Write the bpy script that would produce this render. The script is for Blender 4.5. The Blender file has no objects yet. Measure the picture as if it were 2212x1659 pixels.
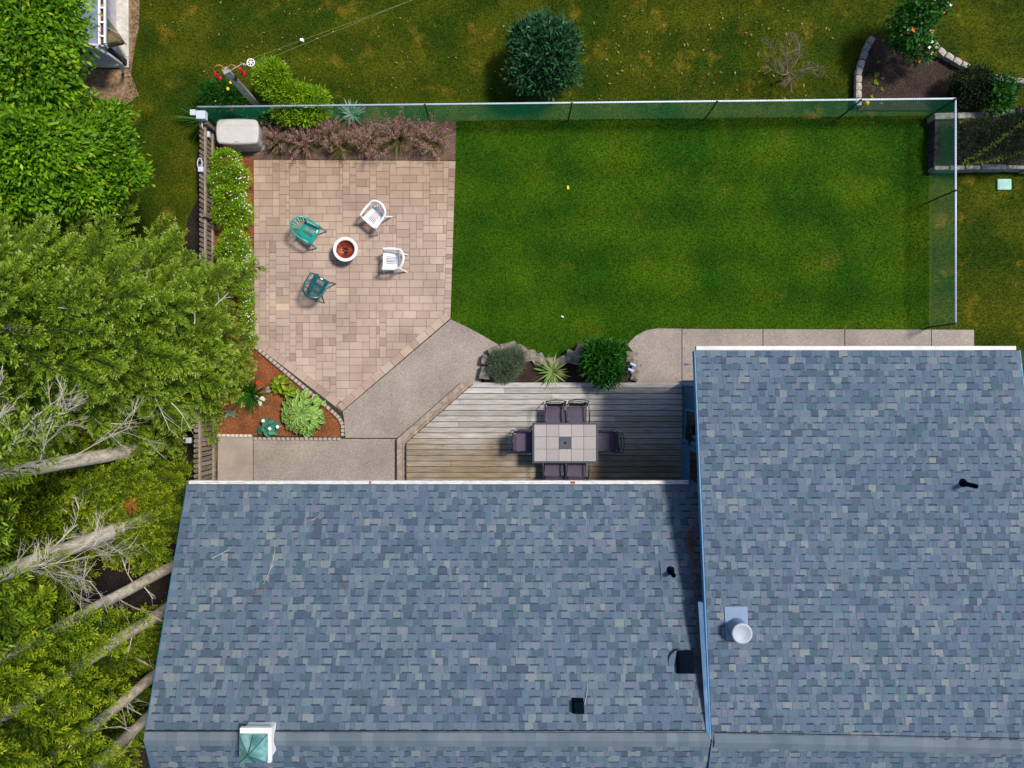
import bpy, bmesh, math, random
import numpy as np
from mathutils import Vector, Matrix
R = math.radians
random.seed(7); rng = np.random.default_rng(7)
S = bpy.context.scene; COL = S.collection

# ------------------------------------------------------------ camera, sky, sun, exposure
H = 18.0; K = 1.44/2212.0
cam = bpy.data.cameras.new('camera'); cam.sensor_width = 36; cam.lens = 18/0.72; cam.clip_end = 2000
camo = bpy.data.objects.new('camera', cam); COL.objects.link(camo)
camo.location = (0, 0, H); camo.rotation_euler = (0, 0, 0); S.camera = camo
SUNV = Vector((0.52, 0.25, 1.0)).normalized()
w = bpy.data.worlds.new('World'); S.world = w; w.use_nodes = True
nt = w.node_tree; bg = nt.nodes['Background']
sky = nt.nodes.new('ShaderNodeTexSky'); sky.sky_type = 'NISHITA'; sky.sun_disc = False
sky.sun_elevation = math.asin(SUNV.z); sky.sun_rotation = math.atan2(SUNV.x, SUNV.y)
nt.links.new(sky.outputs[0], bg.inputs[0]); bg.inputs[1].default_value = 0.10
sl = bpy.data.lights.new('sun', 'SUN'); sl.energy = 3.0; sl.angle = R(9); sl.color = (1, 0.94, 0.85)
so = bpy.data.objects.new('sun', sl); COL.objects.link(so)
so.rotation_euler = SUNV.to_track_quat('Z', 'Y').to_euler()
S.view_settings.view_transform = 'Standard'; S.view_settings.look = 'None'
S.view_settings.exposure = 0.5; S.view_settings.gamma = 1
S.render.engine = 'CYCLES'

def P(u, v, z=0.0):
    """a point seen at (u, v) of the overhead view and standing at height z -> metres"""
    return ((u-1106)*K*(H-z), (829.5-v)*K*(H-z), z)

# ------------------------------------------------------------ materials
MATS = {}
def mat(name, cols, scale=12.0, rough=0.85, attr=None, detail=6, bump=0.0, bscale=60.0, metal=0.0,
        trans=0.0, var=0.25, varscale=9.0, stretch=None, spec=0.3, coat=0.0):
    m = bpy.data.materials.new(name); m.use_nodes = True; MATS[name] = m
    t = m.node_tree; N = t.nodes; L = t.links; b = N['Principled BSDF']
    b.inputs['Roughness'].default_value = rough; b.inputs['Metallic'].default_value = metal
    b.inputs['Specular IOR Level'].default_value = spec; b.inputs['Coat Weight'].default_value = coat
    tc = N.new('ShaderNodeTexCoord'); mp = N.new('ShaderNodeMapping')
    L.new(tc.outputs['Object'], mp.inputs['Vector'])
    if stretch: mp.inputs['Scale'].default_value = stretch
    ramp = N.new('ShaderNodeValToRGB'); e = ramp.color_ramp.elements
    if isinstance(cols[0], (int, float)): cols = [cols, cols]
    n = len(cols)
    while len(e) < n: e.new(0.5)
    nz = N.new('ShaderNodeTexNoise'); nz.inputs['Scale'].default_value = scale; nz.inputs['Detail'].default_value = detail
    L.new(mp.outputs[0], nz.inputs['Vector'])
    lo, hi = (0.0, 1.0) if attr else (0.3, 0.7)
    for i, c in enumerate(cols):
        if len(c) == 4: pos, c = c[0], c[1:]
        else: pos = lo+(hi-lo)*i/(n-1)
        e[i].position = pos; e[i].color = (*c, 1)
    if attr:
        a = N.new('ShaderNodeAttribute'); a.attribute_name = attr; L.new(a.outputs['Fac'], ramp.inputs[0])
    else: L.new(nz.outputs[0], ramp.inputs[0])
    out = ramp.outputs[0]
    if var:
        n2 = N.new('ShaderNodeTexNoise'); n2.inputs['Scale'].default_value = varscale; n2.inputs['Detail'].default_value = 5
        L.new(mp.outputs[0], n2.inputs['Vector'])
        mr = N.new('ShaderNodeMapRange'); mr.inputs[1].default_value = 0.3; mr.inputs[2].default_value = 0.7
        mr.inputs[3].default_value = 1-var; mr.inputs[4].default_value = 1+var
        L.new(n2.outputs[0], mr.inputs[0])
        mx = N.new('ShaderNodeVectorMath'); mx.operation = 'SCALE'
        L.new(out, mx.inputs[0]); L.new(mr.outputs[0], mx.inputs['Scale']); out = mx.outputs[0]
    L.new(out, b.inputs['Base Color'])
    if bump:
        n3 = N.new('ShaderNodeTexNoise'); n3.inputs['Scale'].default_value = bscale; n3.inputs['Detail'].default_value = 4
        L.new(mp.outputs[0], n3.inputs['Vector'])
        bp = N.new('ShaderNodeBump'); bp.inputs['Strength'].default_value = bump; bp.inputs['Distance'].default_value = 0.02
        L.new(n3.outputs[0], bp.inputs['Height']); L.new(bp.outputs[0], b.inputs['Normal'])
    if trans:
        tr = N.new('ShaderNodeBsdfTranslucent'); L.new(out, tr.inputs[0])
        ms = N.new('ShaderNodeMixShader'); ms.inputs[0].default_value = trans
        L.new(b.outputs[0], ms.inputs[1]); L.new(tr.outputs[0], ms.inputs[2])
        L.new(ms.outputs[0], N['Material Output'].inputs[0])
    return m

def wear_and_shade(m, col, y0, y1, amt=.8, scale=1.2):
    t = m.node_tree; N = t.nodes; L = t.links; b = N['Principled BSDF']; src = b.inputs['Base Color'].links[0].from_socket
    g = N.new('ShaderNodeNewGeometry'); sp = N.new('ShaderNodeSeparateXYZ'); L.new(g.outputs['Position'], sp.inputs[0])
    nz = N.new('ShaderNodeTexNoise'); nz.inputs['Scale'].default_value = scale; nz.inputs['Detail'].default_value = 5; L.new(g.outputs['Position'], nz.inputs['Vector'])
    ad = N.new('ShaderNodeMath'); ad.operation = 'MULTIPLY_ADD'; ad.inputs[1].default_value = 2.2; L.new(nz.outputs[0], ad.inputs[0]); L.new(sp.outputs['Y'], ad.inputs[2])
    mr = N.new('ShaderNodeMapRange'); mr.inputs[1].default_value = y0+1.1; mr.inputs[2].default_value = y1+1.1; mr.inputs[3].default_value = 0; mr.inputs[4].default_value = amt; L.new(ad.outputs[0], mr.inputs[0])
    x = N.new('ShaderNodeMix'); x.data_type = 'RGBA'; x.blend_type = 'MULTIPLY'; x.inputs[7].default_value = (*col, 1)
    L.new(mr.outputs[0], x.inputs[0]); L.new(src, x.inputs[6]); L.new(x.outputs[2], b.inputs['Base Color'])

def lawn_mat(name, base, patch, straw, strawpos, pscale):
    """mown grass: two large patch noises, straw patches, blade-to-blade change through the rnd attribute"""
    m = bpy.data.materials.new(name); m.use_nodes = True
    t = m.node_tree; N = t.nodes; L = t.links; b = N['Principled BSDF']
    b.inputs['Roughness'].default_value = 0.9; b.inputs['Specular IOR Level'].default_value = 0.1
    g = N.new('ShaderNodeNewGeometry')
    def noise(s, d, rz=None):
        n = N.new('ShaderNodeTexNoise'); n.inputs['Scale'].default_value = s; n.inputs['Detail'].default_value = d
        L.new(g.outputs['Position'], n.inputs['Vector']); return n
    def mixc(f, a, c2):
        x = N.new('ShaderNodeMix'); x.data_type = 'RGBA'
        L.new(f, x.inputs[0])
        for i, c in ((6, a), (7, c2)):
            if isinstance(c, tuple): x.inputs[i].default_value = (*c, 1)
            else: L.new(c, x.inputs[i])
        return x.outputs[2]
    def mr(src, a, c2, lo=0.0, hi=1.0):
        x = N.new('ShaderNodeMapRange'); x.inputs[1].default_value = a; x.inputs[2].default_value = c2
        x.inputs[3].default_value = lo; x.inputs[4].default_value = hi; L.new(src, x.inputs[0]); return x.outputs[0]
    c = mixc(mr(noise(pscale, 6).outputs[0], 0.38, 0.62), base, patch)
    c = mixc(mr(noise(pscale*1.9, 9).outputs[0], strawpos, strawpos+0.16, 0, 0.75), c, straw)
    wv = N.new('ShaderNodeTexWave'); wv.bands_direction = 'Y'; wv.inputs['Scale'].default_value = .29; wv.inputs['Distortion'].default_value = 1.2; wv.inputs['Detail'].default_value = 2; wv.inputs['Detail Scale'].default_value = .6
    L.new(g.outputs['Position'], wv.inputs['Vector'])      # passes of the mower
    sm = N.new('ShaderNodeVectorMath'); sm.operation = 'SCALE'; L.new(c, sm.inputs[0]); L.new(mr(wv.outputs['Fac'], 0, 1, .92, 1.08), sm.inputs['Scale']); c = sm.outputs[0]
    sc = N.new('ShaderNodeVectorMath'); sc.operation = 'SCALE'; L.new(c, sc.inputs[0])
    a = N.new('ShaderNodeAttribute'); a.attribute_name = 'rnd'
    m1 = mr(a.outputs['Fac'], 0, 1, 0.45, 1.6)
    m2 = mr(noise(22, 4).outputs[0], 0.3, 0.7, 0.55, 1.45)
    mm = N.new('ShaderNodeMath'); mm.operation = 'MULTIPLY'; L.new(m1, mm.inputs[0]); L.new(m2, mm.inputs[1])
    L.new(mm.outputs[0], sc.inputs['Scale']); L.new(sc.outputs[0], b.inputs['Base Color'])
    return m

# ------------------------------------------------------------ object helpers
def tag(o, label=None, cat=None, group=None, kind=None):
    if label: o['label'] = label
    if cat: o['category'] = cat
    if group: o['group'] = group
    if kind: o['kind'] = kind
    return o
ROOTLOC = {}
def thing(name, label, cat, loc=(0, 0, 0), rz=0, group=None):
    o = bpy.data.objects.new(name, None); COL.objects.link(o); o.location = loc; o.rotation_euler = (0, 0, rz)
    o.empty_display_size = 0.2; ROOTLOC[o.name] = Vector(loc)
    return tag(o, label, cat, group)
def rootloc(o):
    while o.parent: o = o.parent
    return ROOTLOC.get(o.name, Vector(o.location))
def link(me, name, m, parent=None, origin=None, world=True, smooth=False):
    ob = bpy.data.objects.new(name, me); COL.objects.link(ob)
    if m: me.materials.append(m if not isinstance(m, str) else MATS[m])
    off = None
    if parent:
        if world: off = rootloc(parent)
        ob.parent = parent
    elif origin is not None:
        off = Vector(origin); ob.location = off; ROOTLOC[ob.name] = off.copy()
    if off is not None and off.length > 0: me.transform(Matrix.Translation(-off))
    if smooth: me.shade_smooth()
    return ob
def np_mesh(name, V, F, rnd, m, parent=None, origin=None, world=True, smooth=False):
    me = bpy.data.meshes.new(name); n, k = F.shape
    me.vertices.add(len(V)); me.vertices.foreach_set('co', np.ascontiguousarray(V, dtype=np.float32).ravel())
    me.loops.add(n*k); me.loops.foreach_set('vertex_index', np.ascontiguousarray(F, dtype=np.int32).ravel())
    me.polygons.add(n); me.polygons.foreach_set('loop_start', np.arange(0, n*k, k, dtype=np.int32))
    me.polygons.foreach_set('loop_total', np.full(n, k, dtype=np.int32))
    me.update(calc_edges=True)
    if rnd is not None:
        at = me.attributes.new('rnd', 'FLOAT', 'FACE'); at.data.foreach_set('value', np.asarray(rnd, dtype=np.float32))
    return link(me, name, m, parent, origin, world, smooth)

class MB:
    def __init__(s): s.v = []; s.f = []; s.r = []
    def add(s, vs, fs, r=0.5):
        o = len(s.v); s.v += [tuple(p) for p in vs]
        for i, f in enumerate(fs): s.f.append(tuple(o+j for j in f)); s.r.append(r[i] if isinstance(r, (list, tuple)) else r)
        return s
    def box(s, c, d, rz=0.0, r=0.5, taper=1.0, M=None):
        x, y, z = d[0]/2, d[1]/2, d[2]/2; vs = []
        for sz in (-1, 1):
            k = taper if sz > 0 else 1
            for sx, sy in ((-1, -1), (1, -1), (1, 1), (-1, 1)): vs.append(Vector((sx*x*k, sy*y*k, sz*z)))
        rot = M if M is not None else Matrix.Rotation(rz, 3, 'Z')
        vs = [rot @ p + Vector(c) for p in vs]
        return s.add(vs, [(0, 3, 2, 1), (4, 5, 6, 7), (0, 1, 5, 4), (1, 2, 6, 5), (2, 3, 7, 6), (3, 0, 4, 7)], r)
    def bar(s, a, b, wd, th, r=0.5, up=(0, 0, 1)):
        a = Vector(a); b = Vector(b); d = (b-a).normalized(); u = Vector(up)
        sd = d.cross(u)
        if sd.length < 1e-4: sd = d.cross(Vector((0, 1, 0)))
        sd.normalize(); u = sd.cross(d).normalized()
        vs = []
        for p in (a, b):
            for i, j in ((-1, -1), (1, -1), (1, 1), (-1, 1)): vs.append(p+sd*(i*wd/2)+u*(j*th/2))
        return s.add(vs, [(0, 1, 2, 3), (7, 6, 5, 4), (4, 5, 1, 0), (5, 6, 2, 1), (6, 7, 3, 2), (7, 4, 0, 3)], r)
    def tube(s, pts, rad, n=8, cap=True, r=0.5, flat=1.0, closed=False, up=(0, 0, 1)):
        pts = [Vector(p) for p in pts]; rads = rad if isinstance(rad, (list, tuple)) else [rad]*len(pts); vs = []; m = len(pts)
        for i, p in enumerate(pts):
            d = (pts[(i+1) % m]-pts[i-1]) if closed else (pts[min(i+1, m-1)]-pts[max(i-1, 0)])
            d.normalize(); u = Vector(up)
            if abs(d.dot(u)) > 0.97: u = Vector((0, 1, 0))
            sd = d.cross(u).normalized(); u2 = sd.cross(d).normalized()
            for k in range(n):
                a = 2*math.pi*k/n; vs.append(p+sd*(math.cos(a)*rads[i])+u2*(math.sin(a)*rads[i]*flat))
        fs = []
        for i in range(m if closed else m-1):
            for k in range(n):
                j = (i+1) % m; fs.append((i*n+k, i*n+(k+1) % n, j*n+(k+1) % n, j*n+k))
        if cap and not closed: fs += [tuple(range(n))[::-1], tuple((m-1)*n+k for k in range(n))]
        return s.add(vs, fs, r)
    def lathe(s, prof, c=(0, 0, 0), n=32, r=0.5, cap=False):
        vs = []; c = Vector(c); m = len(prof)
        for rr, z in prof:
            for k in range(n):
                a = 2*math.pi*k/n; vs.append(c+Vector((rr*math.cos(a), rr*math.sin(a), z)))
        fs = [(i*n+k, i*n+(k+1) % n, (i+1)*n+(k+1) % n, (i+1)*n+k) for i in range(m-1) for k in range(n)]
        if cap: fs += [tuple(range(n))[::-1], tuple((m-1)*n+k for k in range(n))]
        return s.add(vs, fs, r)
    def prism(s, poly, z0, z1, r=0.5):
        n = len(poly); vs = [(p[0], p[1], z0) for p in poly]+[(p[0], p[1], z1) for p in poly]
        a = sum(poly[i][0]*poly[(i+1) % n][1]-poly[(i+1) % n][0]*poly[i][1] for i in range(n))
        top = tuple(range(n, 2*n)) if a > 0 else tuple(range(n, 2*n))[::-1]
        return s.add(vs, [top]+[(i, (i+1) % n, n+(i+1) % n, n+i) if a > 0 else ((i+1) % n, i, n+i, n+(i+1) % n) for i in range(n)], r)
    def bm(s):
        me = bpy.data.meshes.new('tmp'); me.from_pydata(s.v, [], s.f); at = me.attributes.new('rnd', 'FLOAT', 'FACE')
        at.data.foreach_set('value', s.r); b = bmesh.new(); b.from_mesh(me); bpy.data.meshes.remove(me); return b
    def build(s, name, m, parent=None, origin=None, world=True, bevel=0, smooth=False):
        me = bpy.data.meshes.new(name); me.from_pydata(s.v, [], s.f)
        at = me.attributes.new('rnd', 'FLOAT', 'FACE'); at.data.foreach_set('value', s.r)
        o = link(me, name, m, parent, origin, world, smooth)
        if bevel:
            b = o.modifiers.new('bevel', 'BEVEL'); b.width = bevel; b.segments = 2; b.limit_method = 'ANGLE'
        return o
def spline(pts, n=8):
    pts = [Vector(p) for p in pts]; out = []; m = len(pts)
    for i in range(m-1):
        p0, p1, p2, p3 = pts[max(i-1, 0)], pts[i], pts[i+1], pts[min(i+2, m-1)]
        for k in range(n):
            t = k/n
            out.append(0.5*((2*p1)+(p2-p0)*t+(2*p0-5*p1+4*p2-p3)*t*t+(3*p1-p0-3*p2+p3)*t**3))
    return out+[pts[-1]]
def copy_tree(o, parent=None):
    c = o.copy(); COL.objects.link(c); c.parent = parent
    for ch in list(o.children): copy_tree(ch, c)
    return c
def inside(poly, X, Y):
    res = np.zeros(len(X), bool); n = len(poly)
    for i in range(n):
        x1, y1 = poly[i][:2]; x2, y2 = poly[(i+1) % n][:2]
        c = ((y1 > Y) != (y2 > Y)) & (X < (x2-x1)*(Y-y1)/((y2-y1) if y2 != y1 else 1e-9)+x1); res ^= c
    return res
def scatter(poly, n, holes=()):
    a = np.array([p[:2] for p in poly]); lo, hi = a.min(0), a.max(0); out = []; tot = 0
    while tot < n:
        q = rng.uniform(lo, hi, (n, 2)); k = inside(poly, q[:, 0], q[:, 1])
        for h in holes: k &= ~inside(h, q[:, 0], q[:, 1])
        q = q[k]; out.append(q); tot += len(q)
        if len(q) == 0: break
    return np.concatenate(out)[:n]
def UP(pts, z=0.0): return [P(u, v, z)[:2] for u, v in pts]
def norm(a): return a/np.maximum(np.linalg.norm(a, axis=1, keepdims=True), 1e-9)
def quads(C, D, Nn, L, W, fold=0.15, mid=0.45):
    """leaf shaped quads: base C, direction D, facing Nn"""
    D = norm(D); Sd = norm(np.cross(D, Nn)); Up = norm(np.cross(Sd, D))
    L = np.broadcast_to(L, (len(C),))[:, None]; W = np.broadcast_to(W, (len(C),))[:, None]
    M_ = C+D*L*mid+Up*W*fold
    V = np.stack([C, M_+Sd*W/2, C+D*L, M_-Sd*W/2], 1).reshape(-1, 3)
    return V, np.arange(len(C)*4).reshape(-1, 4)
def join(parts):
    Vs, Fs, Rs = [], [], []; o = 0
    for V, F, r in parts: Vs.append(V); Fs.append(F+o); Rs.append(r); o += len(V)
    return np.concatenate(Vs), np.concatenate(Fs), np.concatenate(Rs)

# ------------------------------------------------------------ the palette
mat('paver', [(0, .23, .165, .14), (.3, .36, .26, .208), (.6, .42, .312, .25), (.85, .46, .36, .295), (1, .49, .365, .26)], attr='rnd', var=.2, varscale=.9, bump=.5, bscale=90, rough=.9)
wear_and_shade(MATS['paver'], (.92, .82, .70), 3.2, 5.8, .8, .8)   # tanned, dusty corner by the grasses
mat('joint_dark', (.035, .03, .022), var=.3)
mat('joint', (.17, .12, .095), var=.3)
mat('path', [(.17, .135, .115), (.30, .25, .215), (.46, .40, .35)], scale=75, detail=3, var=.2, varscale=.9, bump=.5, bscale=120, rough=.9)
mat('slab', [(.28, .225, .19), (.36, .30, .255)], scale=30, var=.15, varscale=1.8, bump=.2, bscale=90)
mat('concrete', [(.5, .46, .40), (.62, .57, .50)], scale=9, var=.12, bump=.2)
mat('mulch_red', [(.10, .028, .010), (.22, .07, .022), (.36, .14, .05)], scale=45, var=.35, varscale=3, bump=1, bscale=70)
mat('mulch_rose', [(.06, .033, .024), (.13, .078, .055), (.22, .145, .105)], scale=60, var=.3, varscale=3, bump=1, bscale=70)
mat('soil', [(.010, .006, .005), (.030, .017, .012), (.06, .035, .027)], scale=30, var=.4, varscale=3, bump=1, bscale=40)
mat('soil_bare', [(.14, .085, .045), (.24, .15, .085), (.3, .2, .12)], scale=14, var=.3, bump=.6, bscale=50)
mat('chips', [(.10, .03, .012), (.28, .10, .035), (.45, .22, .10)], attr='rnd', var=.2)
mat('shingle', [(0, .030, .042, .070), (.15, .045, .064, .098), (.28, .072, .100, .146), (.38, .064, .108, .136), (.48, .098, .128, .190), (.58, .092, .142, .182), (.68, .128, .152, .206), (.78, .122, .172, .203), (.88, .160, .188, .220), (.95, .165, .205, .215), (1, .185, .212, .220)], attr='rnd', var=.2, varscale=55, rough=.95, bump=.3, bscale=300, spec=.15)
mat('ridge_cap', [(0, .105, .138, .172), (1, .145, .180, .212)], attr='rnd', var=.1, varscale=3, rough=.95, bump=.3, bscale=300)
mat('gutter', [(.38, .33, .30), (.60, .58, .56), (.68, .68, .68)], scale=7, var=.07, rough=.5, stretch=(1, 6, 6))
mat('fascia_white', [(.55, .54, .52), (.72, .71, .69)], scale=3, var=.04, rough=.6)
mat('rust', (.35, .09, .03), var=.3)
mat('wall_blue', [(.028, .125, .23), (.035, .145, .26)], scale=4, var=.06, rough=.7, bump=.1)
mat('fascia_blue', [(.06, .19, .36), (.08, .23, .42)], scale=4, var=.06, rough=.5)
mat('flashing', [(.16, .30, .50), (.25, .42, .62)], scale=3, var=.1, rough=.35, metal=.3)
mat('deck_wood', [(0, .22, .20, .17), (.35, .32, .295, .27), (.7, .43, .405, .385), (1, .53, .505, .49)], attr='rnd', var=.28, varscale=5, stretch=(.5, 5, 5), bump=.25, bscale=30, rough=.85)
wear_and_shade(MATS['deck_wood'], (.60, .48, .32), -.6, -2.3, 1.0)   # mossy brown wear and eave shade put into the board colour towards the house
mat('step_wood', [(.24, .18, .14), (.36, .29, .23)], scale=6, stretch=(1, 1, 1), var=.2, varscale=14, rough=.85)
mat('fence_wood', [(0, .12, .085, .06), (.5, .21, .165, .125), (1, .32, .26, .20)], attr='rnd', var=.25, varscale=14, rough=.9)
mat('post_wood', [(.24, .24, .22), (.38, .38, .35)], scale=14, var=.15, stretch=(3, 3, .5))
mat('white_plastic', (.82, .83, .86), var=.03, rough=.35, spec=.5)
mat('teal_plastic', [(.004, .24, .20), (.006, .30, .25)], scale=5, var=.05, rough=.35, spec=.5)
mat('dark_teal_plastic', [(.002, .07, .085), (.003, .09, .11)], scale=5, var=.08, rough=.35, spec=.5)
mat('label_white', (.85, .85, .85), var=0)
mat('pot_white', (.80, .80, .80), var=.04, rough=.5)
mat('rust_bowl', [(.10, .015, .008), (.24, .04, .015), (.42, .12, .03)], scale=5, var=.3, varscale=12, rough=.35)
mat('ash', [(.035, .01, .008), (.12, .03, .015)], scale=20, var=.4, bump=1)
mat('table_frame', (.045, .06, .085), var=.05, rough=.45)
mat('tile', [(0, .32, .285, .285), (1, .39, .355, .34)], attr='rnd', var=.07, varscale=30, rough=.5)
mat('tile_dark', [(.045, .055, .07), (.09, .10, .12)], scale=60, var=.1, rough=.5)
mat('chair_metal', (.055, .06, .075), var=.1, rough=.28, metal=.6)
mat('sling', [(.065, .05, .085), (.10, .08, .12)], scale=60, var=.1, rough=.8)
mat('galvanised', (.66, .74, .84), var=.08, rough=.4, metal=.1)
mat('wire', (.004, .19, .085), var=.1, rough=.6)
mat('post_dark', (.03, .045, .03), var=.2)
mat('box_lid', [(.50, .48, .45), (.55, .53, .50)], scale=8, var=.04, varscale=60, rough=.7, bump=.15, bscale=200)
mat('box_body', (.42, .40, .37), var=.06, rough=.7)
mat('black_plastic', (.003, .006, .012), var=.1, rough=1, spec=0)
mat('vent_metal', (.17, .24, .36), var=.06, rough=.6, metal=0)
mat('vent_light', (.36, .41, .45), var=.05, rough=.5)
mat('chimney_white', [(.72, .72, .74), (.86, .86, .86)], scale=3, var=.05, rough=.6)
mat('patina', [(.06, .20, .19), (.14, .33, .32), (.30, .48, .48)], scale=5, var=.2, varscale=11, rough=.4, metal=.3)
mat('patina_seam', (.03, .09, .10), var=.2)
mat('glass_dark', (.008, .012, .02), var=0, rough=.08, spec=.6)
mat('iron_black', (.01, .012, .02), var=0, rough=.6)
mat('bark', [(.34, .28, .215), (.56, .48, .38), (.70, .62, .50)], scale=9, var=.22, varscale=26, stretch=(1, 1, .45), bump=1, bscale=24, rough=.95)
mat('bark_dark', [(.05, .035, .025), (.12, .09, .065)], scale=9, var=.3, bump=1, bscale=20)
mat('dead_wood', [(0, .30, .26, .21), (1, .58, .54, .47)], attr='rnd', var=.2, varscale=14)
mat('twig_brown', [(.16, .11, .08), (.28, .21, .16)], scale=5, var=.2)
mat('rock', [(.13, .11, .09), (.24, .205, .17), (.34, .30, .25)], scale=7, var=.2, varscale=22, bump=.8, bscale=30, rough=.95)
mat('rock_pale', [(.55, .51, .45), (.75, .71, .64)], scale=9, var=.1, bump=.4)
mat('edging', [(.30, .255, .22), (.52, .46, .41)], scale=11, var=.2, bump=.6, rough=.95)
mat('edging_pale', [(.55, .48, .41), (.75, .68, .60)], scale=11, var=.12, bump=.5, rough=.95)
mat('wallstone', [(.16, .155, .15), (.34, .325, .31)], scale=9, var=.25, varscale=40, bump=.8, rough=.95)
mat('shed_roof', [(.12, .15, .20), (.22, .25, .30)], scale=3, var=.25, varscale=5, bump=.2, rough=.9)
mat('shed_wall', [(.40, .38, .44), (.55, .53, .58)], scale=5, var=.12)
mat('shed_dark', (.045, .04, .045), var=.3)
mat('burlap', [(.14, .10, .05), (.30, .23, .13)], scale=25, var=.2, varscale=5, stretch=(1, 3, 1))
mat('green_cloth', (.01, .14, .10), var=.2)
mat('ladder_white', (.85, .87, .95), var=0, rough=.4)
mat('ladder_wood', [(.05, .012, .01), (.13, .04, .03)], scale=8, var=.3)
mat('feeder_red', (.62, .008, .03), var=.05, rough=.2, spec=.6)
mat('copper', (.50, .22, .06), var=.1, rough=.4)
mat('utility_grey', (.52, .57, .64), var=.05, rough=.5)
mat('conduit', (.42, .22, .08), var=.1)
mat('lid_teal', [(.22, .55, .42), (.34, .66, .52)], scale=6, var=.1)
mat('yellow_bright', (.85, .62, .01), var=0)
mat('spot_blue', (.45, .55, .80), var=0, rough=.3)
mat('line', (.20, .26, .10), var=0)
F = dict(trans=.32, var=.22, varscale=1.4, rough=.6, spec=.25, attr='rnd')
mat('leaf_bright', [(0, .010, .050, .001), (.35, .055, .17, .002), (.7, .15, .32, .004), (1, .42, .54, .012)], **F)
mat('leaf_fir', [(0, .010, .030, .001), (.3, .070, .135, .003), (.6, .18, .28, .006), (.82, .28, .39, .045), (1, .44, .54, .20)], **F)
mat('leaf_cedar', [(0, .022, .045, .001), (.3, .095, .165, .002), (.6, .22, .30, .004), (1, .48, .50, .03)], **F)
mat('leaf_holly', [(0, .003, .022, .006), (.5, .018, .085, .028), (.85, .065, .19, .075), (1, .17, .31, .15)], **F)
mat('leaf_laurel', [(0, .003, .030, .002), (.5, .012, .095, .005), (.85, .04, .19, .010), (1, .16, .28, .04)], **F)
mat('leaf_fresh', [(0, .04, .12, .002), (.4, .15, .32, .005), (.8, .31, .48, .010), (1, .50, .58, .03)], **F)
mat('leaf_dark', [(0, .002, .008, .002), (.6, .007, .024, .005), (1, .03, .06, .012)], **F)
mat('leaf_lavender', [(0, .04, .07, .03), (.5, .10, .15, .07), (1, .22, .29, .20)], **F)
mat('leaf_hosta', [(0, .07, .20, .012), (.6, .15, .32, .02), (.82, .22, .40, .04), (.9, .48, .58, .25), (1, .62, .68, .38)], trans=.15, var=.1, attr='rnd', rough=.6)
mat('leaf_blue', [(0, .02, .13, .075), (1, .07, .26, .16)], trans=.1, var=.12, attr='rnd', rough=.6)
mat('leaf_lime', [(0, .08, .16, .005), (.6, .19, .30, .01), (1, .42, .46, .03)], trans=.15, var=.12, attr='rnd')
mat('leaf_yucca', [(0, .07, .13, .03), (.5, .17, .27, .06), (1, .42, .48, .16)], trans=.1, var=.12, attr='rnd')
mat('leaf_agave', [(0, .12, .24, .16), (1, .30, .42, .30)], trans=.1, var=.1, attr='rnd')
mat('plume_pink', [(0, .18, .09, .07), (.5, .40, .225, .185), (1, .62, .42, .35)], trans=.2, var=.15, attr='rnd')
mat('straw_grass', [(0, .05, .06, .01), (.5, .14, .14, .03), (1, .33, .27, .08)], trans=.15, var=.2, attr='rnd')
mat('flower_white', (.82, .85, .72), var=0); mat('flower_yellow', (.75, .62, .02), var=0)
mat('flower_red', (.75, .015, .005), var=0); mat('flower_orange', (.70, .17, .05), var=.1)
mat('needle_orange', [(.22, .05, .01), (.42, .10, .02)], scale=30, var=.3)
mat('grass_litter', [(0, .12, .085, .02), (1, .38, .29, .10)], attr='rnd', var=0)
LAWN_IN = lawn_mat('lawn_inner', (.016, .062, .001), (.044, .095, .001), (.10, .11, .01), .62, .55)
LAWN_OUT = lawn_mat('lawn_outer', (.022, .046, .001), (.060, .072, .002), (.18, .13, .01), .58, .8)

# ------------------------------------------------------------ ground sheets
def sheet(name, poly, z, m, kind='structure', r=0.5):
    b = MB(); b.add([(x, y, z) for x, y in poly], [tuple(range(len(poly)))], r)
    o = b.build(name, m); me = o.data; me.update()
    if me.polygons[0].normal.z < 0: me.flip_normals()
    return tag(o, kind=kind)
sheet('ground', [(-150, -150), (150, -150), (150, 150), (-150, 150)], 0, LAWN_OUT)
FX0, FX1 = -7.5, 10.56
inner = UP([(984, 262), (2010, 256), (2006, 712), (1430, 709), (1397, 713), (1372, 726), (1352, 748), (1330, 790), (1050, 790), (1078, 746), (1000, 702), (975, 689)])
sheet('lawn', inner, 0.004, LAWN_IN)
forest = [(-16, 1.6), (-9.3, 1.8), (-8.7, 2.6), (-8.35, 3.3), (-8.2, 4.2), (-7.95, 4.7), (-8.02, 5.6), (-7.85, 6.4), (-7.62, 7.2), (-7.62, -2.7), (-7.2, -2.8), (-6.5, -11), (-16, -11)]
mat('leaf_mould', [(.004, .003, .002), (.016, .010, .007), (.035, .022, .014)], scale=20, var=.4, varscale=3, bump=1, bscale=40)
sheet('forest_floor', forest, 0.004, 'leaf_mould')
sheet('bare_soil', UP([(275, -20), (303, -20), (300, 60), (290, 110), (283, 160), (300, 205), (270, 230), (190, 205), (150, 150), (270, 150)]), 0.006, 'soil_bare')
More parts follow.
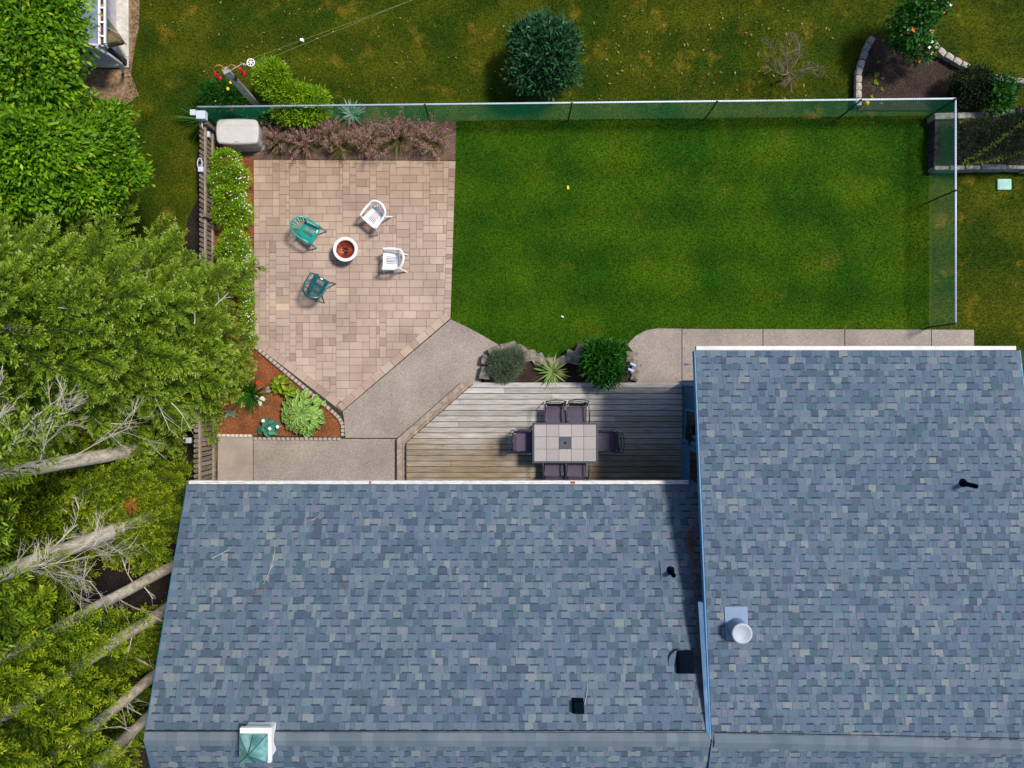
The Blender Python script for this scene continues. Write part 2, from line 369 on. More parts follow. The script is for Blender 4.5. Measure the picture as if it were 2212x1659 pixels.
# grass blades
def grass(name, poly, n, m, z, holes=(), ln=.06, wd=.011):
    q = scatter(poly, n, holes); n = len(q); a = rng.uniform(0, 2*math.pi, n); tl = rng.uniform(.35, 1.25, n)
    d = np.stack([np.cos(a)*np.sin(tl), np.sin(a)*np.sin(tl), np.cos(tl)], 1); l = rng.uniform(.6, 1.2, n)[:, None]*ln
    b = np.concatenate([q, np.full((n, 1), z)], 1); s = np.stack([-np.sin(a), np.cos(a), np.zeros(n)], 1)*wd/2
    V = np.stack([b-s, b+s, b+d*l], 1).reshape(-1, 3)
    return tag(np_mesh(name, V, np.arange(3*n).reshape(-1, 3), rng.beta(2, 2.6, n), m), kind='stuff')
g = grass('lawn_grass', inner, 95000, LAWN_IN, .004)
tag(g, 'green mown grass of the fenced lawn', 'grass')
bedTR = UP([(1880, 78), (1862, 112), (1850, 150), (1848, 190), (1852, 240), (2012, 240), (2085, 180), (2080, 150), (2010, 95)])
outerpoly = UP([(260, -60), (2300, -60), (2300, 760), (2105, 760), (2105, 712), (2012, 712), (2012, 262), (560, 262), (560, 245), (468, 262), (440, 262), (434, 262), (429, 330), (420, 400), (414, 440), (404, 470), (396, 520), (300, 560), (230, 225), (262, 218), (280, 180), (276, 150), (290, 100), (283, 60), (292, 10)])
g = grass('rough_grass', outerpoly, 120000, LAWN_OUT, 0, holes=(bedTR, UP([(2018, 250), (2300, 250), (2300, 362), (2018, 362)])), ln=.07)
tag(g, 'olive rough grass outside the wire fence', 'grass')
# dead leaves and cut stalks lying on the grass
def litter(name, poly, n, sz, label):
    q = scatter(poly, n); n = len(q); a = rng.uniform(0, 6.28, n)
    C = np.concatenate([q, rng.uniform(.03, .06, (n, 1))], 1); D = np.stack([np.cos(a), np.sin(a), rng.uniform(-.1, .3, n)], 1)
    V, Fc = quads(C, D, np.tile([0, 0, 1.], (n, 1)), rng.uniform(.5, 1.5, n)*sz, rng.uniform(.25, .5, n)*sz)
    tag(np_mesh(name, V, Fc, rng.uniform(0, 1, n), 'grass_litter'), label, 'dead leaves', kind='stuff')
litter('fallen_leaves', UP([(1180, 20), (1800, 20), (1800, 215), (1180, 215)]), 110, .075, 'pale dead leaves lying on the rough grass beyond the fence')
litter('dry_stalks', UP([(310, 10), (1090, 10), (1090, 215), (640, 215), (420, 160), (310, 60)]), 80, .07, 'scattered dry grass stalks on the lawn near the clothes line')

# ------------------------------------------------------------ patio, paths, beds
patio = [P(548, 345, .03)[:2], P(984, 348, .03)[:2], P(973, 688, .03)[:2], P(738, 889, .03)[:2], P(550, 744, .03)[:2]]
def paver(b, x0, y0, x1, y1, r, z=.032, g=.0016, k=.004):
    if isinstance(x0, tuple): c = [x0, y0, x1, y1]
    else: c = [(x0, y0), (x1, y0), (x1, y1), (x0, y1)]
    cx = sum(p[0] for p in c)/4; cy = sum(p[1] for p in c)/4; vs = []
    zz = z+random.uniform(-.0015, .0015)
    for ins, h in ((g, z-.016), (g+k, zz)):
        for p in c:
            d = Vector((cx-p[0], cy-p[1])); sx = ins*(1 if d.x > 0 else -1); sy = ins*(1 if d.y > 0 else -1)
            if isinstance(x0, tuple): d.normalize(); sx, sy = d.x*ins*1.3, d.y*ins*1.3
            vs.append((p[0]+sx, p[1]+sy, h))
    b.add(vs, [(4, 5, 6, 7), (0, 1, 5, 4), (1, 2, 6, 5), (2, 3, 7, 6), (3, 0, 4, 7)], r)
pb = MB(); ux, uy = .0845, .098; GX, GY = 68, 74; x0, y0 = patio[0][0]-.2, patio[3][1]-.2
occ = np.zeros((GX, GY), bool)
for j in range(GY):
    for i in range(GX):
        if occ[i, j]: continue
        opts = [(4, 2)]*9+[(2, 2)]*4+[(3, 2)]*2+[(2, 3)]*1+[(4, 3)]*0+[(2, 1)]*(1 if j % 7 == 3 else 0)
        random.shuffle(opts)
        for (a, c) in opts+[(2, 2), (1, 2), (2, 1), (1, 1)]:
            if i+a <= GX and j+c <= GY and not occ[i:i+a, j:j+c].any():
                occ[i:i+a, j:j+c] = True
                paver(pb, x0+i*ux, y0+j*uy, x0+(i+a)*ux, y0+(j+c)*uy, min(1, max(0, random.gauss(.56, .15)))); break
bmm = pb.bm()
def clip(bm_, poly, ins, which=None):
    n = len(poly); a = sum(poly[i][0]*poly[(i+1) % n][1]-poly[(i+1) % n][0]*poly[i][1] for i in range(n))
    for i in range(n):
        p = Vector((*poly[i], 0)); q = Vector((*poly[(i+1) % n], 0)); d = (q-p).normalized()
        nrm = Vector((d.y, -d.x, 0))*(1 if a > 0 else -1); k = ins[i] if isinstance(ins, list) else ins
        bmesh.ops.bisect_plane(bm_, geom=bm_.verts[:]+bm_.edges[:]+bm_.faces[:], plane_co=p-nrm*k, plane_no=nrm, clear_outer=True)
BW = .20
clip(bmm, patio, [0.0, BW*.85, BW, BW, 0.0])
bord = MB()
def soldier(b, p, q, wd, ln, cut0=0, cut1=0):
    p = Vector((*p, 0)); q = Vector((*q, 0)); d = (q-p).normalized(); nn = Vector((d.y, -d.x, 0)); L = (q-p).length; s = cut0
    while s < L-cut1-.05:
        l = ln*random.choice([1, 1, 1.0, .6]); e = min(s+l, L-cut1)
        a = p+d*s; c = p+d*e; r = min(1, max(0, random.gauss(.55, .2)))
        paver(b, (a.x, a.y), (c.x, c.y), (c.x+nn.x*wd, c.y+nn.y*wd), (a.x+nn.x*wd, a.y+nn.y*wd), r); s = e
soldier(bord, patio[1], patio[2], BW*.85, .2)
soldier(bord, patio[2], patio[3], BW, .32, 0, .02)
soldier(bord, patio[3], patio[4], BW, .34, .2, 0)
tmp = bord.bm(); me_ = bpy.data.meshes.new('x'); tmp.to_mesh(me_); bmm.from_mesh(me_)
me = bpy.data.meshes.new('patio'); bmm.to_mesh(me); tag(link(me, 'patio', 'paver'), kind='structure')
sheet('patio_sand', patio, .017, 'joint')
sheet('path_bed', UP([(470, 937), (548, 940), (742, 944), (744, 905), (730, 893), (540, 742), (552, 730), (738, 880), (970, 688), (1078, 746), (1050, 765), (1036, 832), (860, 960), (860, 1062), (468, 1062)]), .0125, 'joint_dark')
sheet('path_bed', UP([(1365, 760), (1400, 716), (2100, 714), (2100, 822), (1372, 832)]), .0125, 'joint_dark')
def slab(name, pts, m='path', h=.034):
    b = MB(); b.prism(UP(pts, .03), -.02, h); o = b.build(name, m, bevel=.006)
    return tag(o, kind='structure')
slab('path', [(974, 690), (1002, 703), (1040, 723), (1079, 746), (1060, 762), (1046, 790), (1038, 832), (1028, 840), (870, 960), (870, 946), (746, 946), (743, 905), (740, 889)])
slab('path', [(547.5, 948.2), (870, 948.2), (870, 1062), (547.5, 1062)])
slab('path', [(470, 943), (546, 943), (546, 1062), (470, 1062)], 'slab', .03)
slab('path', [(1355, 745), (1372, 726), (1397, 713), (1420, 709.5), (1472.3, 710), (1472.3, 832), (1372, 832), (1381, 800), (1374, 768)])
for a, c in ((1473.7, 1647.3), (1648.7, 1824.3), (1825.7, 2011.3), (2012.7, 2104)):
    slab('path', [(a, 710.5+(a-1470)*.003), (c, 710.5+(c-1470)*.003), (c, 822), (a, 822)])
def bed(name, poly, z, m, nchips, label=None, cm='chips', sz=.035):
    sheet(name, poly, z, m)
    q = scatter(poly, nchips); n = len(q); a = rng.uniform(0, 6.28, n)
    C = np.concatenate([q, rng.uniform(z, z+.012, (n, 1))], 1)
    D = np.stack([np.cos(a), np.sin(a), rng.uniform(-.3, .3, n)], 1); N2 = norm(rng.normal(0, .5, (n, 3))+[0, 0, 1])
    V, Fc = quads(C, D, N2, rng.uniform(.4, 1.2, n)*sz, rng.uniform(.3, .6, n)*sz)
    tag(np_mesh('bark_chips', V, Fc, rng.beta(1.6, 2.5, n), cm), label, 'bark chips', kind='stuff')
tri = UP([(540, 738), (551, 746), (715, 883), (741, 912), (742, 944), (470, 938), (468, 880), (500, 740)])
bed('mulch', tri, .028, 'mulch_red', 5200, 'reddish bark chips covering the triangular flower bed')
bed('mulch', UP([(560, 262), (985, 262), (984, 347), (548, 344), (460, 320), (462, 262)]), .014, 'mulch_rose', 4200, 'rose brown bark chips in the bed of pink grasses', 'plume_pink')
bed('mulch', UP([(462, 320), (547.5, 344), (549.5, 744), (500, 742), (462, 700)]), .014, 'mulch_red', 1500, 'reddish bark chips beside the patio under the white flowering shrubs')
bed('soil', bedTR, .05, 'soil', 1500, 'dark crumbs of soil in the kerbed bed beyond the fence', 'soil_bare', .02)

litter('patio_litter', [P(548, 345)[:2], P(984, 348)[:2], P(973, 688)[:2], P(738, 889)[:2], P(550, 744)[:2]], 90, .03, 'tiny dry leaf crumbs scattered over the patio')
# ------------------------------------------------------------ edging blocks, rocks
def lump(c, d, seed, rz=0, sub=2, flat=True, k=.10):
    """an uneven stone"""
    b = bmesh.new(); bmesh.ops.create_cube(b, size=1.0)
    bmesh.ops.subdivide_edges(b, edges=b.edges[:], cuts=sub, use_grid_fill=True)
    rr = random.Random(seed); off = [(rr.uniform(-3, 3), rr.uniform(-3, 3), rr.uniform(-3, 3)) for _ in range(3)]
    for v in b.verts:
        p = v.co.copy(); L = max(abs(p.x), abs(p.y), abs(p.z)); q = p.normalized()*.5*1.15
        v.co = p.lerp(q, .38)
        for i in range(3): v.co[i] += k*math.sin(5*v.co.x+off[i][0])*math.cos(4.2*v.co.y+off[i][1])*math.cos(4*v.co.z+off[i][2])
        v.co = Vector((v.co.x*d[0], v.co.y*d[1], v.co.z*d[2]))
    b.transform(Matrix.Rotation(rz, 4, 'Z')); m_ = bpy.data.meshes.new('stone'); b.to_mesh(m_); b.free(); return m_
def stone(name, c, d, m, seed, rz, label, cat, group, k=.1):
    me = lump(c, d, seed, rz, k=k); o = bpy.data.objects.new(name, me); COL.objects.link(o); o.location = (c[0], c[1], c[2]+d[2]*.42)
    me.materials.append(MATS[m]); ROOTLOC[o.name] = Vector(o.location)
    return tag(o, label, cat, group)
def block_row(pts, n, dims, m, label, group, z=.03, gap=.0):
    pts = [Vector(P(u, v, z)) for u, v in pts]; L = [0]
    for i in range(1, len(pts)): L.append(L[-1]+(pts[i]-pts[i-1]).length)
    for k in range(n):
        s = L[-1]*(k+.5)/n; i = max(j for j in range(len(L)) if L[j] <= s); i = min(i, len(pts)-2)
        p = pts[i].lerp(pts[i+1], (s-L[i])/(L[i+1]-L[i])); d = pts[i+1]-pts[i]
        stone('edging_block', p, (L[-1]/n*dims[0], dims[1], dims[2]), m, k*7+len(label), math.atan2(d.y, d.x)+random.uniform(-.04, .04), label, 'edging block', group, k=.05)
block_row([(552, 748), (714, 884)], 21, (.82, .085, .10), 'edging', 'small grey edging block in the straight diagonal row between patio and red mulch', 'edging blocks along the diagonal patio side')
block_row([(716, 886), (733, 902), (741, 918), (741, 942)], 8, (.86, .08, .09), 'edging', 'small grey edging block in the curve round the tip of the mulch bed', 'edging blocks round the bed tip')
block_row([(471, 940), (546, 941)], 8, (.80, .065, .08), 'edging_pale', 'small cream edging block in the short row beside the pale slab', 'pale edging blocks beside the slab')
block_row([(548, 947), (738, 948)], 19, (.80, .07, .08), 'edging', 'small tan edging block in the long row below the variegated hosta', 'edging blocks below the hosta')
block_row([(1881, 84), (1868, 108), (1860, 132)], 3, (.97, .16, .14), 'wallstone', 'bluish kerb stone at the upper left of the dark soil bed', 'upper kerb stones of the soil bed', z=.1)
block_row([(1859, 134), (1851, 162), (1850, 232)], 6, (.97, .15, .14), 'edging', 'tan kerb stone at the left side of the dark soil bed', 'kerb stones left of the soil bed', z=.1)
block_row([(2008, 96), (2030, 118), (2060, 136), (2088, 151)], 5, (.94, .15, .16), 'edging', 'pale kerb stone on the slanting right side of the dark soil bed', 'kerb stones right of the soil bed', z=.1)
block_row([(2138, 170), (2165, 175), (2215, 180)], 3, (.97, .14, .14), 'wallstone', 'grey kerb stone at the right edge behind the leafy shrubs', 'kerb stones at the right edge', z=.1)
rk = [(1049, 806, .34, .38), (1053, 778, .34, .3), (1070, 760, .42, .3), (1098, 752, .5, .34), (1124, 757, .36, .3), (1143, 768, .4, .34), (1163, 777, .38, .34), (1186, 784, .34, .3), (1210, 782, .38, .28), (1237, 772, .42, .4), (1256, 756, .34, .3), (1364, 772, .36, .34), (1374, 797, .28, .4), (1370, 815, .22, .22)]
nmr = ['squarish rock at the left end of the rock planter next to the deck', 'pale rock second from the left in the rock planter', 'flat rock at the upper left bend of the rock planter', 'wide tan rock behind the grey green bush', 'angular rock right behind the grey green bush', 'split rock between grey green bush and yucca', 'blocky rock left of the yucca', 'rock directly behind the yucca', 'light rock right of the yucca tips', 'dark squared rock left of the laurel bush', 'dark rock tucked under the laurel bush edge', 'grey rock behind the garden spotlights', 'rock at the right end of the planter beside the concrete', 'small rock in the lower right planter corner']
for i, (u, v, a, b_) in enumerate(rk):
    stone('rock', P(u, v, .2), (a, b_, .34), 'rock', i*3+1, random.uniform(-.5, .5), nmr[i], 'rock', 'rocks ringing the planter')[0:0] if False else stone('rock', (P(u, v, .2)[0], P(u, v, .2)[1], -.03), (a*.86, b_*.86, .36), 'rock', i*3+1, random.uniform(-.5, .5), nmr[i], 'rock', 'rocks ringing the planter')
sheet('soil', UP([(1052, 765), (1095, 755), (1165, 780), (1200, 788), (1255, 765), (1300, 750), (1365, 775), (1376, 832), (1045, 832)], .2), .2, 'soil')
for (u, v, s_, l) in ((566, 864, .17, 'pale flat stone at the foot of the red flowered plant'), (554, 858, .09, 'small pale pebble left of the white stones in the mulch'), (562, 872, .10, 'cream stone below the white painted stone'), (541, 872, .07, 'tiny pale pebble under the strappy leaves'), (695, 910, .13, 'white round stone at the right side of the variegated hosta'), (662, 941, .12, 'white half hidden stone below the variegated hosta'), (580, 842, .15, 'grey flat stone near the lime hosta')):
    stone('stone', P(u, v, .03), (s_, s_*.8, s_*.45), 'rock' if 'grey' in l else 'rock_pale', int(u), random.uniform(0, 3), l, 'stone', None)

# ------------------------------------------------------------ the house
EY, EZ, RY, RZ = -2.148, 2.90, -6.66, 4.67
E2Y, E2Z, RX0, RX1 = .674, 3.53, 3.74, 10.32
LX0 = -6.89
house = thing('house', 'single storey blue house with two grey blue shingle roofs along the bottom of the yard', 'house', (1.5, -6.6, 0))
def shingles(x0, x1, ya, za, yb, zb, exposure=.142, skip=None):
    if x0 > 3: exposure = .136
    """laminated shingle courses from the eave (ya) up to the ridge (yb)"""
    b = MB(); d = Vector((0, yb-ya, zb-za)); L = d.length; d.normalize(); nn = Vector((1, 0, 0)).cross(d)
    if nn.z < 0: nn = -nn
    n = round(L/exposure); e = L/n
    def pt(xx, s, hh): return Vector((xx, ya, za))+d*s+nn*hh
    for c in range(n):
        s0 = c*e; s1 = s0+e+.004; x = x0
        while x < x1-1e-4:
            xe = min(x+random.choice([.08, .10, .12, .14, .16, .19, .22]), x1)
            if x1-xe < .05: xe = x1
            h = .009 if random.random() < .5 else .006; r = min(1, max(.24, random.gauss(.57, .175))); sk = random.uniform(-.003, .003)
            b.add([pt(x, s0+sk, h), pt(xe, s0+sk, h), pt(xe, s1, .001), pt(x, s1, .001), pt(x, s0+sk, 0), pt(xe, s0+sk, 0)], [(0, 1, 2, 3), (4, 5, 1, 0)], [r, max(.2, r-.25)])
            if random.random() < .8: b.add([pt(xe-.0035, s0, h+.001), pt(xe+.0035, s0, h+.001), pt(xe+.0035, s1, .003), pt(xe-.0035, s1, .003)], [(0, 1, 2, 3)], .17)
            x = xe
        x = x0+random.uniform(0, .2)     # the printed dark bands at the top of the cut-outs
        while x < x1-.25:
            wd = random.choice([.08, .11, .14, .18, .21]); t0 = s0+e*random.uniform(.76, .82)
            b.add([pt(x+.006, t0, .0055), pt(x+wd-.006, t0, .0055), pt(x+wd, s0+e-.003, .0045), pt(x, s0+e-.003, .0045)], [(0, 1, 2, 3)], random.uniform(.02, .2)); x += wd+random.choice([.08, .12, .16, .22, .3])
    return b
def roofpart(name, x0, x1, ya, za, yb, zb, label=None):
    o = shingles(x0, x1, ya, za, yb, zb).build(name, 'shingle', house)
    dk = MB(); t = .14
    dk.add([(x0, ya, za-.004), (x1, ya, za-.004), (x1, yb, zb-.004), (x0, yb, zb-.004), (x0, ya, za-t), (x1, ya, za-t), (x1, yb, zb-t), (x0, yb, zb-t)],
           [(0, 1, 2, 3), (7, 6, 5, 4), (4, 5, 1, 0), (5, 6, 2, 1), (6, 7, 3, 2), (7, 4, 0, 3)])
    dk.build('roof_deck', 'fascia_blue', o)
    if label: o['label'] = label
    return o
pitch2 = (RZ-E2Z)/(RY-E2Y)
rl = roofpart('roof', LX0, 4.24, EY, EZ, RY, RZ, 'wide lower shingle slope left of the blue step')
rr_ = roofpart('roof', RX0, RX1, E2Y, E2Z, RY, RZ+.03, 'raised shingle slope on the right')
SY = -10.6
roofpart('roof', LX0, RX0, SY, RZ-(RY-SY)*.4, RY, RZ, 'far slope beyond the ridge, left part')
roofpart('roof', RX0, RX1, SY, RZ+.03-(RY-SY)*.36, RY, RZ+.03, 'far slope beyond the ridge, right part')
# ridge caps
def ridge(xa, xb, ya, yb, z, wdt):
    b = MB(); n = int((xb-xa)/.2)
    for i in range(n):
        a = xa+(xb-xa)*i/n; c = xa+(xb-xa)*(i+1)/n+.01; ym = ya+(yb-ya)*i/n; h = .022
        b.add([(a, ym+wdt, z-wdt*.22+h*.4), (c, ym+wdt, z-wdt*.22+h), (c, ym, z+h+.012), (a, ym, z+h), (a, ym-wdt, z-wdt*.38+h*.5), (c, ym-wdt, z-wdt*.38+h),
               (a, ym+wdt, z-wdt*.22-.03), (c, ym+wdt, z-wdt*.22-.03)], [(0, 1, 2, 3), (3, 2, 5, 4), (1, 0, 6, 7)], random.random())
    return b
ridge(LX0, 3.70, RY, RY-.02, RZ+.012, .135).build('ridge_cap', 'ridge_cap', house)
ridge(3.78, RX1, RY-.02, RY-.16, RZ+.045, .14).build('ridge_cap', 'ridge_cap', house)
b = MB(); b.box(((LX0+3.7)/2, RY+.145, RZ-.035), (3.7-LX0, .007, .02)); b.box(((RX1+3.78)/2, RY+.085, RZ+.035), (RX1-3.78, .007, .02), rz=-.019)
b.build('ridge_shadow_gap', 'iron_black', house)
# gutters, fascias
b = MB(); b.box(((LX0+RX0)/2+.02, EY+.06, EZ-.03), (RX0-LX0-.02, .08, .11)); gl = b.build('gutter', 'gutter', house, bevel=.01)
b = MB(); b.box((P(800, 0, EZ)[0], EY+.06, EZ+.0275), (.04, .06, .006)); b.build('rust_stain', 'rust', gl); b = MB(); b.box((P(1237, 0, EZ)[0], EY+.06, EZ+.0275), (.10, .05, .005)); b.build('rust_stain', 'rust', gl)
b = MB(); b.box(((RX0+10.24)/2, E2Y+.055, E2Z-.03), (10.24-RX0, .085, .12)); b.build('gutter', 'fascia_white', house, bevel=.008)
def rake(x, ya, za, yb, zb, dp, th, m, name='barge_board'):
    b = MB(); b.bar((x, ya, za-dp/2), (x, yb, zb-dp/2), th, dp); return b.build(name, m, house)
rake(RX0-.017, E2Y, E2Z-.005, RY, RZ+.02, .15, .03, 'fascia_blue')
rake(RX1+.017, E2Y, E2Z-.005, RY, RZ+.02, .2, .03, 'fascia_blue')
rake(LX0-.012, EY, EZ-.012, RY, RZ-.012, .16, .02, 'wall_blue')
rake(LX0-.017, SY, RZ-(RY-SY)*.4-.012, RY, RZ-.012, .16, .02, 'wall_blue')
ys = P(0, 1290, 3.9)[1]; zz = lambda y: E2Z+(RZ-E2Z)*(y-E2Y)/(RY-E2Y)
b = MB(); b.add([(RX0-.034, ys, zz(ys)-.02), (RX0-.13, ys, zz(ys)-.09), (RX0-.034, RY+.1, RZ), (RX0-.09, RY+.1, RZ-.03), (RX0-.034, ys, zz(ys)-.16), (RX0-.034, RY+.1, RZ-.08)], [(0, 1, 3, 2), (1, 4, 5, 3), (0, 4, 1)]); b.build('metal_flashing', 'flashing', house)
# walls
b = MB()
b.box((7.25, -3.2, 1.65), (6.02, 6.54, 3.3)); b.build('wall', 'wall_blue', house)
b = MB(); b.box((-1.1, -6.6, 1.4), (10.68, 7.8, 2.8)); b.build('wall', 'wall_blue', house)
b = MB()
for i in range(26): b.box((4.232, -.05-.0, .42+i*.11), (.012, .02, .001))
b = MB()   # stepped wall between the two roofs
n = 14
for i in range(n):
    ya = EY+(RY-EY)*i/n; yb = EY+(RY-EY)*(i+1)/n; zl = EZ+(RZ-EZ)*i/n
    b.add([(4.2, ya, zl-.3), (4.2, yb, zl-.2), (4.2, yb, zz(yb)-.12), (4.2, ya, zz(ya)-.12)], [(0, 1, 2, 3)])
b.build('wall', 'wall_blue', house)
wx = 4.232
b = MB(); b.box((wx-.006, -.0, 1.6), (.03, .09, 3.1)); b.build('corner_board', 'fascia_blue', house)
dr = MB(); dr.box((wx-.01, -1.9, 1.35), (.04, .92, 1.98)); dr = dr.build('door', 'fascia_blue', house)
b = MB(); b.box((wx-.04, -1.9, 1.72), (.02, .66, .9)); b.build('pane', 'glass_dark', dr)
b = MB()
for y in (-1.38, -2.42): b.box((wx-.02, y, 1.37), (.07, .09, 2.05))
b.box((wx-.02, -1.9, 2.42), (.07, 1.1, .09)); b.build('door_frame', 'fascia_blue', dr)
wn = MB()
for y in (-.62, -1.22): wn.box((wx-.015, y, 1.45), (.06, .06, 1.3))
for z in (.80, 2.1): wn.box((wx-.015, -.92, z), (.07, .66, .06))
wn = wn.build('window', 'fascia_blue', house)
b = MB(); b.box((wx-.004, -.92, 1.45), (.02, .56, 1.26)); b.build('pane', 'glass_dark', wn)
star = MB(); sp = []
for i in range(10):
    a = 2*math.pi*i/10+.3; q = .34 if i % 2 == 0 else .13; sp.append((wx-.08, -1.15+q*math.cos(a), 1.28+q*math.sin(a)))
star.add(sp+[(wx-.16, -1.15, 1.28), (wx-.04, -1.15, 1.28)], [(i, (i+1) % 10, 10) for i in range(10)]+[((i+1) % 10, i, 11) for i in range(10)])
tag(star.build('wall_star', 'iron_black', origin=(wx-.08, -1.15, 1.28)), 'black metal star ornament on the blue wall above the deck', 'ornament')
lt = MB(); q = P(1503, 786.5, 2.6); q2 = P(1478.5, 786.5, 2.6)
lt.lathe([(.0, 0), (.035, .01), (.008, .16), (0, .165)], (0, 0, 0), 12)
lo = lt.build('wall_lamp', 'label_white', world=False); lo.location = (q2[0]-.01, q2[1], 2.6); lo.rotation_euler = (0, R(90), 0)
tag(lo, 'small white cone sticking out from under the roof edge above the concrete', 'lamp')
# roof furniture (parts of the house)
def on_left(u, v):
    for z in np.linspace(EZ, RZ, 400):
        x, y, _ = P(u, v, z)
        if abs(EZ+(RZ-EZ)*(y-EY)/(RY-EY)-z) < .006: break
    return Vector((x, y, z))
def on_right(u, v):
    for z in np.linspace(E2Z, RZ, 400):
        x, y, _ = P(u, v, z)
        if abs(zz(y)-z) < .006: break
    return Vector((x, y, z))
def pipe(c, h, r, lab, slopey):
    b = MB(); b.tube([c-Vector((0, 0, .1)), c+Vector((0, 0, h))], r, 14, cap=False); b.tube([c+Vector((0, 0, h)), c-Vector((0, 0, .1))], r*.8, 14, cap=False)
    b.lathe([(r*2.3, 0), (r*1.3, .05), (r*1.15, .12)], c, 14)
    o = b.build('vent_pipe', 'black_plastic', house, smooth=False); o['label'] = lab
    f = MB(); M_ = Matrix.Rotation(math.atan(slopey), 3, 'X'); f.box(c+Vector((-.02, .03, .011)), (.36, .34, .012), M=M_); f.build('flashing', 'shingle', o)
pipe(on_right(2079, 1044), .42, .045, 'tall black vent pipe on the right roof', pitch2)
pipe(on_left(1448, 1234), .32, .045, 'short black vent pipe on the lower roof', -.39)
c = on_left(1478, 1430)
b = MB(); M_ = Matrix.Rotation(math.atan(-.392), 3, 'X'); prof = [(-.16, .0), (-.16, .10), (-.12, .14), (0, .155), (.12, .15), (.165, .11), (.17, 0)]
vs = [c+M_ @ Vector((px, y, pz)) for y in (-.21, .21) for px, pz in prof]; n = len(prof)
b.add(vs, [(i, i+1, n+i+1, n+i) for i in range(n-1)]+[tuple(range(n))[::-1], tuple(range(n, 2*n))]); o = b.build('box_vent', 'black_plastic', house, bevel=.012)
b = MB(); b.lathe([(0, .02), (.24, .02), (.25, .0)], c+Vector((-.07, 0, .01)), 24); b.build('flashing', 'shingle', o)
c = on_left(1248, 1522); b = MB(); b.box(c+Vector((0, 0, .05)), (.22, .27, .012), M=M_); b.box(c+Vector((.01, 0, .13)), (.19, .21, .12), M=M_); o = b.build('box_vent', 'black_plastic', house, bevel=.01); o['label'] = 'small square black vent with a twig against it'
c = on_right(1590, 1352); M2 = Matrix.Rotation(math.atan(pitch2), 3, 'X')
b = MB(); b.box(c+Vector((0, .06, .034)), (.44, .62, .012), M=M2); o = b.build('flue_vent', 'vent_metal', house)
b = MB(); b.tube([c+Vector((0, -.02, .0)), c+Vector((0, -.02, .34))], [.19, .165], 28, cap=False); b.build('flue_collar', 'vent_metal', o, smooth=True)
b = MB(); b.lathe([(.175, .30), (.195, .34), (.19, .375), (.155, .375), (.13, .345), (0, .35)], c+Vector((0, -.02, 0)), 28); b.build('flue_cap', 'vent_light', o, smooth=True)
# chimney
zc = RZ-.15; cw = P(565, 0, zc)
x1 = P(597, 1562, RZ-.1)[0]; yt = P(0, 1563, RZ-.05)[1]; cx0 = x1-.52; cy0 = yt-.52; cz = 4.84
ch = MB(); ch.add([(cx0, cy0, 3.6), (x1, cy0, 3.6), (x1, yt, 3.6), (cx0, yt, 3.6), (cx0, cy0, cz), (x1, cy0, cz), (x1, yt, cz), (cx0, yt, cz)], [(0, 1, 5, 4), (1, 2, 6, 5), (2, 3, 7, 6), (3, 0, 4, 7), (4, 5, 6, 7)])
ch = ch.build('chimney', 'chimney_white', house); ch['label'] = 'white clad chimney with green metal cap'
b = MB(); b.box(((cx0+x1)/2-.01, (cy0+yt)/2, cz+.04), (.58, .64, .08)); b.build('chimney_trim', 'chimney_white', ch, bevel=.01)
b = MB(); mx_, my_ = (cx0+x1)/2-.03, (cy0+yt)/2-.03
k = .255; zt = cz+.14; cp = [(mx_-k, my_-k, zt), (mx_+k, my_-k, zt), (mx_+k, my_+k, zt), (mx_-k, my_+k, zt)]
lowp = [(p[0], p[1], zt-.07) for p in cp]; ap = (mx_-.02, my_-.02, zt+.20)
b.add(cp+lowp+[ap], [(0, 1, 8), (1, 2, 8), (2, 3, 8), (3, 0, 8), (4, 5, 1, 0), (5, 6, 2, 1), (6, 7, 3, 2), (7, 4, 0, 3)])
cpo = b.build('chimney_cap', 'patina', ch)
b = MB()
for p in cp: b.tube([Vector(p)+Vector((0, 0, .006)), Vector(ap)+Vector((0, 0, .008))], .008, 5)
b.tube([(mx_, my_+k, zt+.008), Vector(ap)+Vector((0, 0, .02))], .012, 5); b.tube([(mx_+.05, my_-k, zt+.008), Vector(ap)+Vector((0, 0, .02))], .012, 5)
b.lathe([(0, 0), (.025, .01), (.02, .04), (0, .05)], Vector(ap), 10); b.build('cap_seam', 'patina_seam', cpo)

